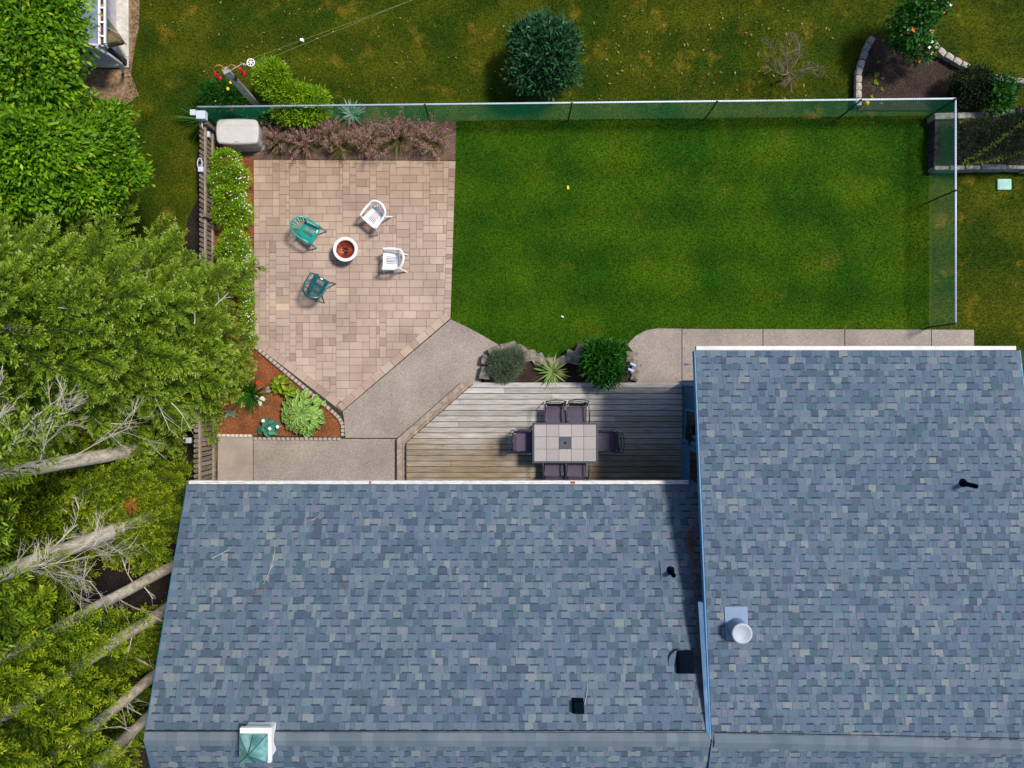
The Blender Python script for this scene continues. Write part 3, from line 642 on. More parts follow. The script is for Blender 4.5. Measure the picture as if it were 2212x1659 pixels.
# brown needles and leaf crumbs gathered against the step between the roofs
pts_ = []
for uu, vv, su, sv, n_ in ((1490, 1165, 5, 22, 260), (1497, 1225, 4, 40, 160), (1506, 1330, 3, 60, 160), (1440, 1062, 30, 3, 20), (1514, 1460, 3, 70, 90)):
    for _ in range(n_):
        c_ = on_left(uu+random.gauss(0, su), vv+random.gauss(0, sv)); pts_.append((c_.x, c_.y, c_.z+.022))
C_ = np.array(pts_); a_ = rng.uniform(0, 6.28, len(C_)); V_, F_ = quads(C_, np.stack([np.cos(a_), np.sin(a_), -.39*np.sin(a_)], 1), np.tile([0, .37, .93], (len(C_), 1)), .035, .012)
tag(np_mesh('roof_debris', V_, F_, rng.uniform(0, .7, len(C_)), 'chips'), 'rusty brown leaf crumbs gathered against the blue step between the roofs', 'debris', kind='stuff')
def twig(b, p, d, L, r, depth, rr, z0=None, sp=.7):
    pts = [Vector(p)]; d = Vector(d).normalized()
    for i in range(4):
        d = (d+Vector((rr.uniform(-1, 1), rr.uniform(-1, 1), rr.uniform(-.5, .5)))*.16).normalized(); q = pts[-1]+d*L/4
        if z0 is not None: q.z = max(z0, q.z)
        pts.append(q)
    b.tube(pts, [max(.0018, r*(1-.55*i/4)) for i in range(5)], 5 if r > .01 else 3, cap=False, r=rr.random())
    if depth > 0:
        for i in range(rr.choice([3, 4, 5])):
            t = rr.uniform(.25, 1); j = min(3, int(t*4)); q = pts[j].lerp(pts[j+1], t*4-j)
            nd = (d+Vector((rr.uniform(-1, 1), rr.uniform(-1, 1), rr.uniform(-.6, .6)))*sp).normalized()
            twig(b, q, nd, L*rr.uniform(.4, .65), r*.55, depth-1, rr, z0, sp)
# twigs lying on the lower roof
for i, (u, v, a, L, lab) in enumerate([(570, 1260, 60, .55, 'thin pale twig lying across the middle of the lower roof'), (548, 1285, 40, .3, 'small orange brown twig at the left middle of the lower roof'), (655, 1128, 20, .4, 'fine forked twig near the top left of the lower roof'), (738, 1240, -60, .4, 'dark feathery twig on the lower roof'), (1262, 1520, 70, .5, 'curved bare twig resting against the small square vent'), (884, 1512, 80, .15, 'tiny pale twig low on the lower roof'), (460, 1205, 35, .35, 'twig near the left edge of the lower roof')]):
    c = on_left(u, v)+Vector((0, 0, .03)); b = MB(); rr = random.Random(i+40)
    slope = Vector((math.cos(R(a)), math.sin(R(a)), -.392*math.sin(R(a))))
    twig(b, c, slope, L, .007, 1, rr); tag(b.build('twig', 'rust' if 'orange' in lab else 'twig_brown' if i % 2 else 'dead_wood', origin=c), lab, 'twig', 'twigs fallen on the roof')

# ------------------------------------------------------------ deck
DX0 = P(878, 0, .36)[0]; DX1 = 4.23; DY1 = P(0, 825.8, .36)[1]; DY0 = -2.69
deck = thing('deck', 'weathered grey plank deck in the corner of the house', 'deck', (0, -1.3, 0))
db = MB(); y = DY1; pit = .1395
while y > DY0+.02:
    x = DX0; 
    cuts = [DX0, DX1]
    if random.random() < .8: cuts = [DX0, random.uniform(DX0+.8, DX1-1), DX1]
    for a, c in zip(cuts[:-1], cuts[1:]):
        r_ = min(1, max(0, random.gauss(.62, .13))); db.box(((a+c)/2, y-pit/2, .345+random.uniform(-.001, .001)), (c-a-.005, pit-.016, .03), r=r_)
    y -= pit
A = Vector(P(1026.6, 825.8, .36)); Bq = Vector(P(878, 957, .36)); d = (Bq-A).normalized(); nn = Vector((-abs(d.y), abs(d.x), 0))
bmm = db.bm(); bmesh.ops.bisect_plane(bmm, geom=bmm.verts[:]+bmm.edges[:]+bmm.faces[:], plane_co=A, plane_no=nn, clear_outer=True)
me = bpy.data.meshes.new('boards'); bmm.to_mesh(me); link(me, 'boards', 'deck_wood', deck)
b = MB(); o1 = [(DX0+.02, DY0), (DX1-.02, DY0), (DX1-.02, DY1-.03), (A.x+.02, DY1-.03), (DX0+.02, Bq.y-.01)]
b.prism(o1, .0, .325); b.build('deck_frame', 'bark_dark', deck)
S1, S2 = Vector(P(998.7, 824.5, .2)), Vector(P(857.5, 950.5, .2)); S3 = Vector((S2.x, DY0, .2))
st = MB()
def plank(p, q, o0, o1_, z): 
    st.prism([(p[0], p[1]), (q[0], q[1]), (o1_[0], o1_[1]), (o0[0], o0[1])], z-.035, z)
nn2 = Vector((-nn.x, -nn.y, 0))
def off(w_): 
    a = S1+nn2*w_; bb = S2+nn2*w_; t = (S2.x+w_-a.x)/(d.x) ; corner = a+d*t; return Vector((a.x+d.x*((S1.y-a.y)/d.y), S1.y, 0)), corner, Vector((S2.x+w_, DY0, 0))
o0, o1_, o2 = off(0); i0, i1, i2 = off(.138); j0, j1, j2 = off(.145); k0, k1, k2 = off(.30)
for p, q, a, c in ((o0, o1_, i0, i1), (o1_, o2, i1, i2), (j0, j1, k0, k1), (j1, j2, k1, k2)): plank(p, q, a, c, .2)
st.prism([(o0.x+.02, o0.y), (o1_.x+.02, o1_.y), (o2.x+.02, o2.y), (k2.x, k2.y), (k1.x, k1.y), (k0.x, k0.y)], 0, .164)
st.build('step', 'step_wood', deck)

# ------------------------------------------------------------ dining table and chairs
tx0, ty1, tz = P(1149.7, 912.8, 1.08); tx1, ty0, _ = P(1291.8, 1000.8, 1.08)
tcx, tcy = (tx0+tx1)/2, (ty0+ty1)/2; tw, th = tx1-tx0, ty1-ty0
tb = thing('dining_table', 'rectangular patio table topped with pinkish square tiles on the deck', 'table', (tcx, tcy, .36))
fw = .045; b = MB()
b.box((0, th/2-fw/2, .71), (tw, fw, .03)); b.box((0, -th/2+fw/2, .71), (tw, fw, .03))
for s_ in (-1, 1): b.box((s_*(tw/2-fw/2), 0, .71), (fw, th-2*fw, .03))
b.box((0, 0, .70), (tw-2*fw, th-2*fw, .015)); b.build('table_frame', 'table_frame', tb, world=False, bevel=.006)
iw, ih = (tw-2*fw)/5, (th-2*fw)/3; b = MB()
for i in range(5):
    for j in range(3):
        if (i, j) != (2, 1): b.box((-tw/2+fw+iw*(i+.5), -th/2+fw+ih*(j+.5), .714), (iw-.007, ih-.007, .014), r=random.random())
b.build('tiles', 'tile', tb, world=False, bevel=.003)
b = MB(); b.box((0, 0, .714), (iw-.007, ih-.007, .014)); ct = b.build('centre_tile', 'tile_dark', tb, world=False)
b = MB(); b.lathe([(.035, .721), (.035, .727), (.012, .729), (0, .727)], n=20); b.build('umbrella_plug', 'iron_black', ct, world=False)
for sx in (-1, 1):
    for sy in (-1, 1):
        b = MB(); b.tube(spline([(sx*(tw/2-.09), sy*(th/2-.09), .7), (sx*(tw/2-.12), sy*(th/2-.12), .35), (sx*(tw/2-.06), sy*(th/2-.06), 0)], 5), .022, 8); b.build('leg', 'table_frame', tb, world=False, smooth=True)
def dining_chair():
    t = thing('dining_chair', 'x', 'chair', (0, 0, 0))
    b = MB(); n = 8
    pr = [(-.20+.42*i/n, .40+.03*abs(1-2*i/n)**2+.02*(i/n)) for i in range(n+1)]
    vs = [(x, y, z) for x in (-.215, .215) for y, z in pr]+[(x, y, z-.008) for x in (-.215, .215) for y, z in pr]; m_ = n+1
    fs = [(i, m_+i, m_+i+1, i+1) for i in range(n)]+[(2*m_+i, 2*m_+i+1, 3*m_+i+1, 3*m_+i) for i in range(n)]
    b.add(vs, fs); b.build('seat', 'sling', t, world=False, smooth=True)
    b = MB(); b.add([(-.20, -.205, .42), (.20, -.205, .42), (.20, -.275, .70), (-.20, -.275, .70), (-.20, -.213, .42), (.20, -.213, .42), (.20, -.283, .70), (-.20, -.283, .70)], [(0, 1, 2, 3), (7, 6, 5, 4), (3, 2, 6, 7)]); bk = b.build('backrest', 'sling', t, world=False)
    b = MB()
    for s_ in (-1, 1): b.tube(spline([(s_*.225, .2, .42), (s_*.225, -.19, .415), (s_*.23, -.25, .62), (s_*.235, -.345, .95)], 6), .013, 8)
    b.tube(spline([(-.235, -.345, .95), (0, -.375, .965), (.235, -.345, .95)], 6), .012, 8)
    b.tube([(-.228, -.28, .70), (.228, -.28, .70)], .011, 8)
    for s_ in (-1, 1): b.tube(spline([(-.22, -.285, .71+(.0 if s_ > 0 else .22)), (-.11, -.31+.0, .82+s_*.085*1.0), (0, -.318, .83), (.11, -.32, .82-s_*.085), (.22, -.33, .71+(.22 if s_ > 0 else 0.))], 6), .006, 6)
    b.tube(spline([(-.22, -.29, .72), (0, -.33, .90), (.22, -.29, .72)], 6), .006, 6); b.build('back_frame', 'chair_metal', t, world=False, smooth=True)
    for s_ in (-1, 1):
        b = MB(); b.tube(spline([(s_*.245, -.27, .64), (s_*.275, -.1, .655), (s_*.275, .15, .645), (s_*.27, .23, .60)], 6), .018, 8, flat=.7); b.build('armrest', 'chair_metal', t, world=False, smooth=True)
        b = MB(); b.tube(spline([(s_*.27, .23, .60), (s_*.262, .24, .3), (s_*.26, .26, .01)], 5), .013, 8); b.build('leg', 'chair_metal', t, world=False, smooth=True)
        b = MB(); b.tube(spline([(s_*.235, -.24, .6), (s_*.25, -.22, .35), (s_*.255, -.30, .01)], 5), .013, 8); b.build('leg', 'chair_metal', t, world=False, smooth=True)
    return t
dc = dining_chair()
spots = [(1199, 897, 180, 'sling dining chair on the far long side of the tiled table, left one'), (1247, 896, 180, 'sling dining chair on the far long side of the tiled table, right one'),
         (1133, 955, -90, 'sling dining chair at the left short end of the tiled table'), (1308, 954, 90, 'sling dining chair at the right short end, nearest the blue wall'),
         (1197, 1011, 0, 'sling dining chair tucked in on the gutter side of the tiled table, left one'), (1246, 1012, 0, 'sling dining chair tucked in on the gutter side of the tiled table, right one')]
for i, (u, v, a, lab) in enumerate(spots):
    o = dc if i == 0 else copy_tree(dc); x, y, z = P(u, v, .86); o.location = (x, y, .36); o.rotation_euler = (0, 0, R(a)); tag(o, lab, 'chair', 'sling chairs round the tiled table')

# ------------------------------------------------------------ plastic chairs
def plastic_chair(m, spread=1.0):
    t = thing('plastic_chair', 'x', 'chair', (0, 0, 0)); Mt = m
    b = MB(); z = .42; zf = lambda y: .415+.02*(y+.2)/.4
    b.box((0, .195, zf(.2)), (.47, .08, .03)); b.box((0, -.185, zf(-.2)), (.38, .07, .03))
    for s_ in (-1, 1): b.add([(s_*.09, -.15, .405), (s_*.205, -.15, .405), (s_*.235, .155, .422), (s_*.115, .155, .422), (s_*.09, -.15, .435), (s_*.205, -.15, .435), (s_*.235, .155, .452), (s_*.115, .155, .452)], [(4, 5, 6, 7) if s_ > 0 else (7, 6, 5, 4), (0, 3, 2, 1), (1, 2, 6, 5), (3, 0, 4, 7)])
    for i in range(6):
        x = -.095+.038*i; b.bar((x, -.155, .415), (x*1.15, .16, .432), .022, .02)
    b.bar((-.22, .235, .415), (.22, .235, .415), .012, .06)
    seat = b.build('seat', Mt, t, world=False, bevel=.006)
    rim = spline([(-.27, .22, .60), (-.275, .05, .645), (-.265, -.14, .67), (-.215, -.30, .74), (0, -.385*spread, .80), (.215, -.30, .74), (.265, -.14, .67), (.275, .05, .645), (.27, .22, .60)], 6)
    n = len(rim); k = n//4
    b = MB(); b.tube(rim[k:n-k], .03, 10, flat=.6)
    for i in range(9):
        s_ = (i-4)/4; bot = Vector((s_*.165, -.21-.012*(1-s_*s_), .43)); f = k+int((n-2*k-1)*(.12+.76*i/8)); top = rim[f]
        mid = bot.lerp(top, .5)+Vector((0, -.02, 0)); pts = spline([bot, mid, top], 4)
        for a, c, w1 in zip(pts[:-1], pts[1:], range(len(pts))): b.bar(a, c, .022+.030*(w1/len(pts))**1.0*.8, .007, up=(0, 1, .3))
    b.bar((-.18, -.215, .44), (.18, -.215, .44), .012, .07); b.build('backrest', Mt, t, world=False, bevel=.003)
    for s_ in (-1, 1):
        seg = rim[:k+1] if s_ < 0 else rim[n-k-1:]
        b = MB(); b.tube(seg, .034, 10, flat=.4); b.build('armrest', Mt, t, world=False, smooth=True)
        b = MB(); b.tube([(s_*.27, .215, .60), (s_*.255, .225, .42), (s_*.275, .275, .0)], [.026, .03, .02], 6, flat=.8); b.build('leg', Mt, t, world=False)
        b = MB(); b.tube([(s_*.235, -.19, .62), (s_*.20, -.20, .42), (s_*.245, -.36, .0)], [.02, .03, .02], 6, flat=.8); b.build('leg', Mt, t, world=False)
    return t
def place(t, u, v, a, lab, z=.03):
    x, y, _ = P(u, v, .5); t.location = (x, y, z); t.rotation_euler = (0, 0, R(a-90)); t.scale = (.9, .9, .93); tag(t, lab, 'chair', 'plastic chairs round the fire bowl')
def sticker(t, x):
    b = MB(); b.box((x, .205, .4555), (.075, .035, .003)); b.build('sticker', 'label_white', t, world=False)
w1 = plastic_chair('white_plastic'); w2 = copy_tree(w1)
g1 = plastic_chair('teal_plastic'); g2 = plastic_chair('dark_teal_plastic', .97)
sticker(g1, -.12); sticker(g2, 0)
place(g1, 665, 499, -31, 'light teal plastic chair left of the fire bowl')
place(w1, 807, 468, -130, 'white plastic chair above the fire bowl facing it at a slant')
place(w2, 845, 561, 178, 'white plastic chair right of the fire bowl')
place(g2, 686, 616, 62, 'dark teal plastic chair below the fire bowl')
# fire bowl
c = P(750, 542, .2); pot = thing('fire_bowl', 'round white pot with a rust brown bowl inside, amid the plastic chairs', 'fire pit', (c[0]+.0, c[1], .03))
b = MB(); b.lathe([(.17, 0), (.20, .02), (.27, .22), (.305, .36), (.305, .39), (.29, .40), (.235, .395), (.225, .37)], n=48); b.build('pot', 'pot_white', pot, world=False, smooth=True)
b = MB(); n = 48; vs = []
for j, (q, z) in enumerate([(.245, .392), (.235, .37), (.20, .30), (.13, .25), (.05, .235), (0.001, .232)]):
    for k in range(n):
        a = 2*math.pi*k/n; w_ = 1+(.035*math.sin(3*a+1)+.02*math.sin(5*a))*(1 if j < 3 else .3); vs.append((q*w_*math.cos(a), q*w_*math.sin(a), z))
b.add(vs, [(j*n+k, j*n+(k+1) % n, (j+1)*n+(k+1) % n, (j+1)*n+k) for j in range(5) for k in range(n)]); b.build('bowl', 'rust_bowl', pot, world=False, smooth=True)
b = MB(); rr = random.Random(5)
for i in range(10): b.box((rr.uniform(-.09, .03), rr.uniform(-.07, .07), .262), (.05, .02, .02), rz=rr.uniform(0, 3))
b.build('charred_wood', 'ash', pot, world=False)

# ------------------------------------------------------------ storage box
lx0, ly1, _ = P(467, 256, .6); lx1, ly0, _ = P(558, 312, .6); sb = thing('storage_box', 'big grey resin storage box with a bowed pale lid in the fence corner', 'storage box', ((lx0+lx1)/2, (ly0+ly1)/2, 0))
def rr_poly(w_, h_, bow, r_, n=5):
    pts = []
    for cx, cy, a0 in ((w_/2-r_, h_/2-r_, 0), (-w_/2+r_, h_/2-r_, 90), (-w_/2+r_, -h_/2+r_, 180), (w_/2-r_, -h_/2+r_, 270)):
        for i in range(n+1):
            a = R(a0+90*i/n); pts.append((cx+r_*math.cos(a), cy+r_*math.sin(a)))
        m = pts[-1]; nxt = {0: (-w_/2+r_, h_/2), 90: (-w_/2, -h_/2+r_), 180: (w_/2-r_, -h_/2), 270: (w_/2, h_/2-r_)}[a0]
        for i in range(1, 6):
            t_ = i/6; q = (m[0]+(nxt[0]-m[0])*t_, m[1]+(nxt[1]-m[1])*t_); o_ = bow*math.sin(math.pi*t_)
            dx, dy = {0: (0, 1), 90: (-1, 0), 180: (0, -1), 270: (1, 0)}[a0]
            pts.append((q[0]+dx*o_, q[1]+dy*o_))
    return pts
W_, D_ = lx1-lx0, ly1-ly0
def loft(b, rings):
    n = len(rings[0]); vs = [p for r_ in rings for p in r_]
    b.add(vs, [(i*n+k, i*n+(k+1) % n, (i+1)*n+(k+1) % n, (i+1)*n+k) for i in range(len(rings)-1) for k in range(n)]+[tuple((len(rings)-1)*n+k for k in range(n))])
b = MB(); rp = lambda s1, s2, z: [(x*s1, y*s2, z) for x, y in rr_poly(W_*.95, D_*.90, .02, .09)]
loft(b, [rp(1.0, 1.0, 0), rp(1.0, 1.0, .06), rp(.96, .95, .10), rp(.97, .96, .3), rp(.98, .97, .55)]); b.build('box_body', 'box_body', sb, world=False)
b = MB(); rp = lambda s1, s2, z: [(x*s1, y*s2, z) for x, y in rr_poly(W_*.96, D_*.92, .02, .10)]
loft(b, [rp(1, 1, .53), rp(1.02, 1.02, .56), rp(1.01, 1.01, .60), rp(.95, .93, .628), rp(.8, .7, .635)]); lid = b.build('lid', 'box_lid', sb, world=False, smooth=False)
b = MB(); b.box((0, D_*.21, .6325), (W_*.86, .006, .012)); b.build('lid_seam', 'box_body', lid, world=False)
b = MB(); b.tube(spline([(-.07, -D_*.43, .63), (0, -D_*.40, .64), (.06, -D_*.43, .63)], 5), .008, 6); b.build('handle', 'box_body', lid, world=False)

# ------------------------------------------------------------ picket fences
def pickets(name, x, ya, yb, h, pitch_, wd, lab, base=.03):
    t = thing(name, lab, 'fence', (x, (ya+yb)/2, 0)); b = MB(); y = ya; i = 0
    while y > yb:
        hh = h+random.uniform(-.015, .01); lean = random.uniform(-.01, .01); th_ = .018; r_ = random.random()
        pr = [(-wd/2, base), (wd/2, base), (wd/2, hh-.05), (wd*.32, hh-.015), (0, hh), (-wd*.32, hh-.015), (-wd/2, hh-.05)]
        vs = [(x+dx, y+q+lean*z, z) for dx in (-th_/2, th_/2) for q, z in pr]; n = 7
        b.add(vs, [tuple(range(n)), tuple(range(n, 2*n))[::-1]]+[((i_+1) % n, i_, n+i_, n+(i_+1) % n) for i_ in range(n)], r_); y -= pitch_; i += 1
    b.build('pickets', 'fence_wood', t)
    for z in (.25, h-.25):
        b = MB(); b.box((x+.035, (ya+yb)/2, z), (.04, abs(ya-yb), .08), r=.8); b.build('rail', 'fence_wood', t)
    n = max(1, int(abs(ya-yb)/2))
    for k in range(n+1):
        yy = ya+(yb-ya)*k/n; b = MB(); b.box((x+.09, yy, h/2-.05), (.09, .09, h-.05), r=.3); b.build('post', 'fence_wood', t)
    return t
pickets('picket_fence', FX0, P(0, 262, .9)[1], -.4, .93, .118, .088, 'weathered grey picket fence behind the white flowering shrubs')
pickets('picket_gate', FX0+.02, P(0, 905, 1.1)[1]+.9, -2.68, 1.28, .118, .094, 'taller brown picket gate between the mulch bed and the house')

# ------------------------------------------------------------ chain link fences
def chain(lab, a, c, h=1.07, posts=()):
    a = Vector(a); c = Vector(c); L = (c-a).length; d = (c-a)/L; t = thing('wire_fence', lab, 'fence', (a+c)/2)
    b = MB(); b.tube([a+Vector((0, 0, h)), c+Vector((0, 0, h))], .022, 10); b.build('top_rail', 'galvanised', t, smooth=True)
    b = MB(); s = -h; e = Vector((0, 0, 1)); sp = .064
    while s < L:
        for sg in (1, -1):
            s0, s1 = (s, s+h); z0, z1 = (0, h)
            if s0 < 0: z0 = -s0; s0 = 0
            if s1 > L: z1 = h-(s1-L); s1 = L
            if s1 <= s0: continue
            if sg < 0: z0, z1 = h-z0, h-z1
            b.tube([a+d*s0+e*(z0+.0), a+d*s1+e*z1], .0024, 3, cap=False)
        s += sp
    # the knuckled wire ends above the rail
    s = 0
    nrm_ = Vector((-d.y, d.x, 0))
    while s < L: b.tube([a+d*s+e*(h-.03), a+d*(s+.02)+e*(h+.045)], .004, 3, cap=False); s += sp
    b.build('wire_mesh', 'wire', t)
    for s in posts:
        b = MB(); p = a+d*s-nrm_*.03; b.tube([p, p+e*(h+.03)], .019, 8); b.lathe([(.03, 0), (.03, .03), (0, .05)], p+e*(h+.02), 8); b.build('post', 'post_dark', t)
fa = Vector(P(425, 231, 1.07)); fb = Vector(P(2064, 213, 1.07)); fc = Vector(P(2064, 702, 1.07))
for q in (fa, fb, fc): q.z = 0
LL = (fb-fa).length
chain('long green wire fence with bright top rail across the lawn', fa, fb, posts=[.02]+[LL*(u-425)/1639 for u in (918, 1235, 1548, 1858)]+[LL-.03])
chain('short green wire fence with bright top rail down the right side', fb, fc, posts=[2.2, (fc-fb).length-.03])

# ------------------------------------------------------------ utility boxes on the corner
def ubox(name, u, v, z, d_, lab, m='utility_grey', cat='box'):
    b = MB(); c_ = P(u, v, z); b.box(c_, d_); return tag(b.build(name, m, origin=(c_[0], c_[1], z-d_[2]/2), bevel=.006), lab, cat)
ub = thing('utility_box', 'pale grey hooded utility box on the fence corner', 'box', P(433, 250, .95))
b = MB(); b.box(P(436, 250, .97), (.22, .2, .16)); b.build('box_body', 'utility_grey', ub, bevel=.01)
b = MB(); b.box(P(420, 244, .98), (.18, .14, .1)); b.build('box_hood', 'utility_grey', ub, bevel=.01)
b = MB(); b.tube(spline([P(437, 262, .85), P(437, 275, .8), P(447, 290, .5)], 5), .018, 6); b.build('conduit', 'utility_grey', ub)
tag((lambda b: (b.tube(spline([P(424, 258, .9), P(430, 275, .55), P(437, 290, .1)], 5), .014, 6), b)[1])(MB()).build('cable', 'conduit', origin=P(437, 290, .0)), 'orange brown cable dropping from the fence corner', 'cable')
ubox('junction_box', 447, 291, .55, (.15, .14, .1), 'small louvred grey box on the pickets beside the storage box')
ubox('lamp_box', 434, 366, .93, (.12, .12, .06), 'small pale blue square cap hanging on the picket fence')
ubox('lamp_box', 408, 951, 1.0, (.13, .13, .06), 'small pale blue square cap outside the picket gate')
b = MB(); c_ = Vector(P(436, 353, .95)); b.tube([c_+Vector((-.05+.09*math.cos(a)*.6, .13*math.sin(a), 0)) for a in np.linspace(0, 6.28, 20)[:-1]], .012, 6, closed=True)
tag(b.build('ring', 'utility_grey', origin=c_), 'grey metal ring hooked over the picket fence', 'ring')

# ------------------------------------------------------------ clothes line
pt = Vector(P(487, 152, 2.3)); pole = thing('clothes_pole', 'weathered square clothes line pole behind the wire fence', 'pole', (pt.x, pt.y, 0))
b = MB(); b.box((pt.x, pt.y, 1.15), (.14, .14, 2.3), rz=.5, r=.5); b.build('post', 'post_wood', pole, bevel=.008)
b = MB(); b.box(pt+Vector((.08, -.02, -.35)), (.05, .09, .12)); b.build('bracket', 'iron_black', pole)
for pts_, lab in (([pt+Vector((0, 0, -.02)), P(476, 141, 2.38), P(466, 143, 2.38), P(460, 151, 2.28)], 'left'), ([pt+Vector((0, 0, -.02)), P(498, 140, 2.38), P(508, 143, 2.38), P(515, 147, 2.26)], 'right')):
    b = MB(); b.tube(spline(pts_, 6), .011, 6); b.build('hook', 'copper', pole)
for u, v, lab in ((465, 160, 'red hummingbird feeder hanging at the left of the pole'), (518, 149, 'red hummingbird feeder hanging at the right of the pole')):
    c_ = P(u, v, 2.12); f = thing('bird_feeder', lab, 'bird feeder', (c_[0], c_[1], 1.86), group='red bird feeders on the pole')
    b = MB(); b.lathe([(0, .30), (.02, .32), (.055, .36), (.06, .39), (.02, .40), (0, .43)], n=16); b.build('feeder_cap', 'feeder_red', f, world=False, smooth=True)
    b = MB(); b.lathe([(.022, .12), (.045, .16), (.045, .26), (.022, .31)], n=16); b.build('bottle', 'feeder_red', f, world=False, smooth=True)
    b = MB(); b.lathe([(0, 0), (.07, .01), (.085, .05), (.06, .09), (.02, .12)], n=16); b.build('feeding_tray', 'feeder_red', f, world=False, smooth=True); f.scale = (.72, .72, .75)
wc = Vector(P(541.6, 135, 2.22)); wh = thing('pulley_wheel', 'white spoked pulley wheel of the clothes line', 'pulley', wc)
b = MB(); b.tube([wc+Vector((.082*math.cos(a), .082*math.sin(a), 0)) for a in np.linspace(0, 2*math.pi, 25)[:-1]], .012, 6, closed=True)
b.build('wheel_rim', 'label_white', wh, smooth=True)
b = MB()
for i in range(3):
    a = .4+i*math.pi/3; dd = Vector((math.cos(a), math.sin(a), 0))*.078; b.bar(wc-dd, wc+dd, .014, .01)
b.lathe([(.022, -.012), (.022, .012), (0, .014)], wc, 12); b.build('spokes', 'label_white', wh)
b = MB(); b.tube(spline([wc+Vector((-.085, -.03, 0)), wc+Vector((-.11, -.06, 0)), wc+Vector((-.14, -.03, 0)), wc+Vector((-.16, -.06, .01)), wc+Vector((-.17, -.02, .0)), pt+Vector((.05, 0, -.05))], 5), .005, 5); b.build('hook', 'galvanised', wh)
cl = MB(); 
for a_, e_ in (((546, 125.5), (900, -5)), ((551.5, 138), (905, -8))):
    a_ = Vector(P(*a_, 2.22)); e_ = Vector(P(*e_, 2.22)); e2 = a_+(e_-a_)*2.6; cl.tube([a_, a_.lerp(e2, .33)-Vector((0, 0, .03)), a_.lerp(e2, .66)-Vector((0, 0, .03)), e2], .0032, 5)
tag(cl.build('clothes_line', 'line', origin=wc), 'thin green double clothes line running off over the lawn', 'clothes line')
b = MB(); c_ = Vector(P(652, 86, 2.22)); b.box(c_, (.07, .05, .04)); b.box(c_+Vector((.03, -.03, 0)), (.03, .03, .05)); tag(b.build('line_clip', 'label_white', origin=c_), 'small white clip on the clothes line', 'clip')
b = MB(); c_ = P(1870, 225, .75); b.lathe([(0, .0), (.05, .02), (.06, .06), (.04, .1), (0, .12)], c_, 14); b.tube([(c_[0]+.05, c_[1]-.05, .0), (c_[0], c_[1], c_[2])], .01, 6)
tag(b.build('garden_ornament', 'yellow_bright', origin=(c_[0], c_[1], 0), smooth=True), 'bright yellow ball ornament by the wire fence near the soil bed', 'ornament')

# ------------------------------------------------------------ shed corner, ladder, tarp
sh = thing('shed', 'low grey roofed shed with pale lilac wall at the top left corner', 'shed', (-11, 8.5, 0))
sz_ = 1.5; rx = P(229, 0, sz_)[0]; ry = P(0, 96, sz_)[1]
b = MB(); b.add([(-13.2, ry+.12, 2.1), (rx, ry, sz_), (rx, 12.5, sz_), (-13.2, 12.5, 2.1), (-13.2, ry+.12, 2.04), (rx, ry, sz_-.06), (rx, 12.5, sz_-.06), (-13.2, 12.5, 2.04)], [(0, 1, 2, 3), (7, 6, 5, 4), (4, 5, 1, 0), (5, 6, 2, 1)])
b.build('roof', 'shed_roof', sh)
b = MB(); b.bar((-13.2, ry+.12-.03, 2.03), (rx, ry-.03, sz_-.05), .05, .12); b.build('barge_board', 'shed_wall', sh)
wx_ = P(254, 0, 0)[0]; wy_ = P(0, 118, 0)[1]
b = MB(); b.prism([(-13, wy_), (wx_, wy_), (wx_, 12.4), (-13, 12.4)], 0, 1.44); b.build('wall', 'shed_wall', sh)
b = MB(); b.prism([(-12.6, wy_-.02), (wx_-.6, wy_-.02), (wx_-.6, wy_), (-12.6, wy_)], 0, 1.2); b.build('doorway', 'shed_dark', sh)
b = MB(); b.tube(spline([P(209, 100, 1.52), P(234, 118, 1.2), P(258, 136, .75), P(263, 143, .5), P(265, 154, .1)], 6), .05, 8, flat=.7); b.build('downspout', 'fascia_white', sh)
slab('concrete_pad', [(100, -60), (277, -60), (278, 146), (150, 143), (100, 143)], 'concrete', .05)
b = MB(); a_ = [P(224, 101, .9), P(240, 103, .85), P(273, 128, .12), P(273, 141, .08), P(258, 137, .1)]; b.add([*a_, *[(p[0], p[1], p[2]-.03) for p in a_]], [(0, 1, 2, 3, 4), (9, 8, 7, 6, 5)]+[(i, (i+1) % 5, 5+(i+1) % 5, 5+i) for i in range(5)])
tag(b.build('leaning_board', 'shed_dark', origin=P(265, 135, 0)), 'dark board leaning from the shed eave to the concrete', 'board')
ld = thing('ladder', 'white sided ladder lying along the edge of the shed roof', 'ladder', P(220, 50, 1.5))
for u in (214.5, 226.5):
    b = MB(); b.bar(P(u, -60, 1.62), P(u+.5, 97, 1.60), .035, .05); b.build('stile', 'ladder_white', ld)
b = MB(); b.bar(P(220.5, -60, 1.57), P(221, 95, 1.55), .10, .02); b.build('inner_board', 'ladder_wood', ld)
for v in (-14, 17, 48, 78):
    b = MB(); b.bar(P(214.5, v, 1.63), P(226.5, v, 1.63), .035, .03, up=(0, 0, 1)); b.build('rung', 'ladder_white', ld)
b = MB(); gx = 10; pts_ = []
for j in range(gx+1):
    for i in range(gx+1):
        s_, t_ = i/gx, j/gx; A1 = Vector((229, 35)).lerp(Vector((229, 100)), t_); B1 = Vector((231, 36)).lerp(Vector((271, 95)), min(1, t_*1.6)) if t_ < .62 else Vector((271, 95)).lerp(Vector((242, 101)), (t_-.62)/.38)
        q = A1.lerp(B1, s_); z = 1.2-.7*s_-.12*math.sin(s_*3.1)*math.sin(t_*6); pts_.append(P(q.x, q.y, z))
b.add(pts_, [(j*(gx+1)+i, j*(gx+1)+i+1, (j+1)*(gx+1)+i+1, (j+1)*(gx+1)+i) for j in range(gx) for i in range(gx)])
tp = b.build('tarp', 'burlap', origin=P(245, 80, 0), smooth=True); so_ = tp.modifiers.new('thick', 'SOLIDIFY'); so_.thickness = .012
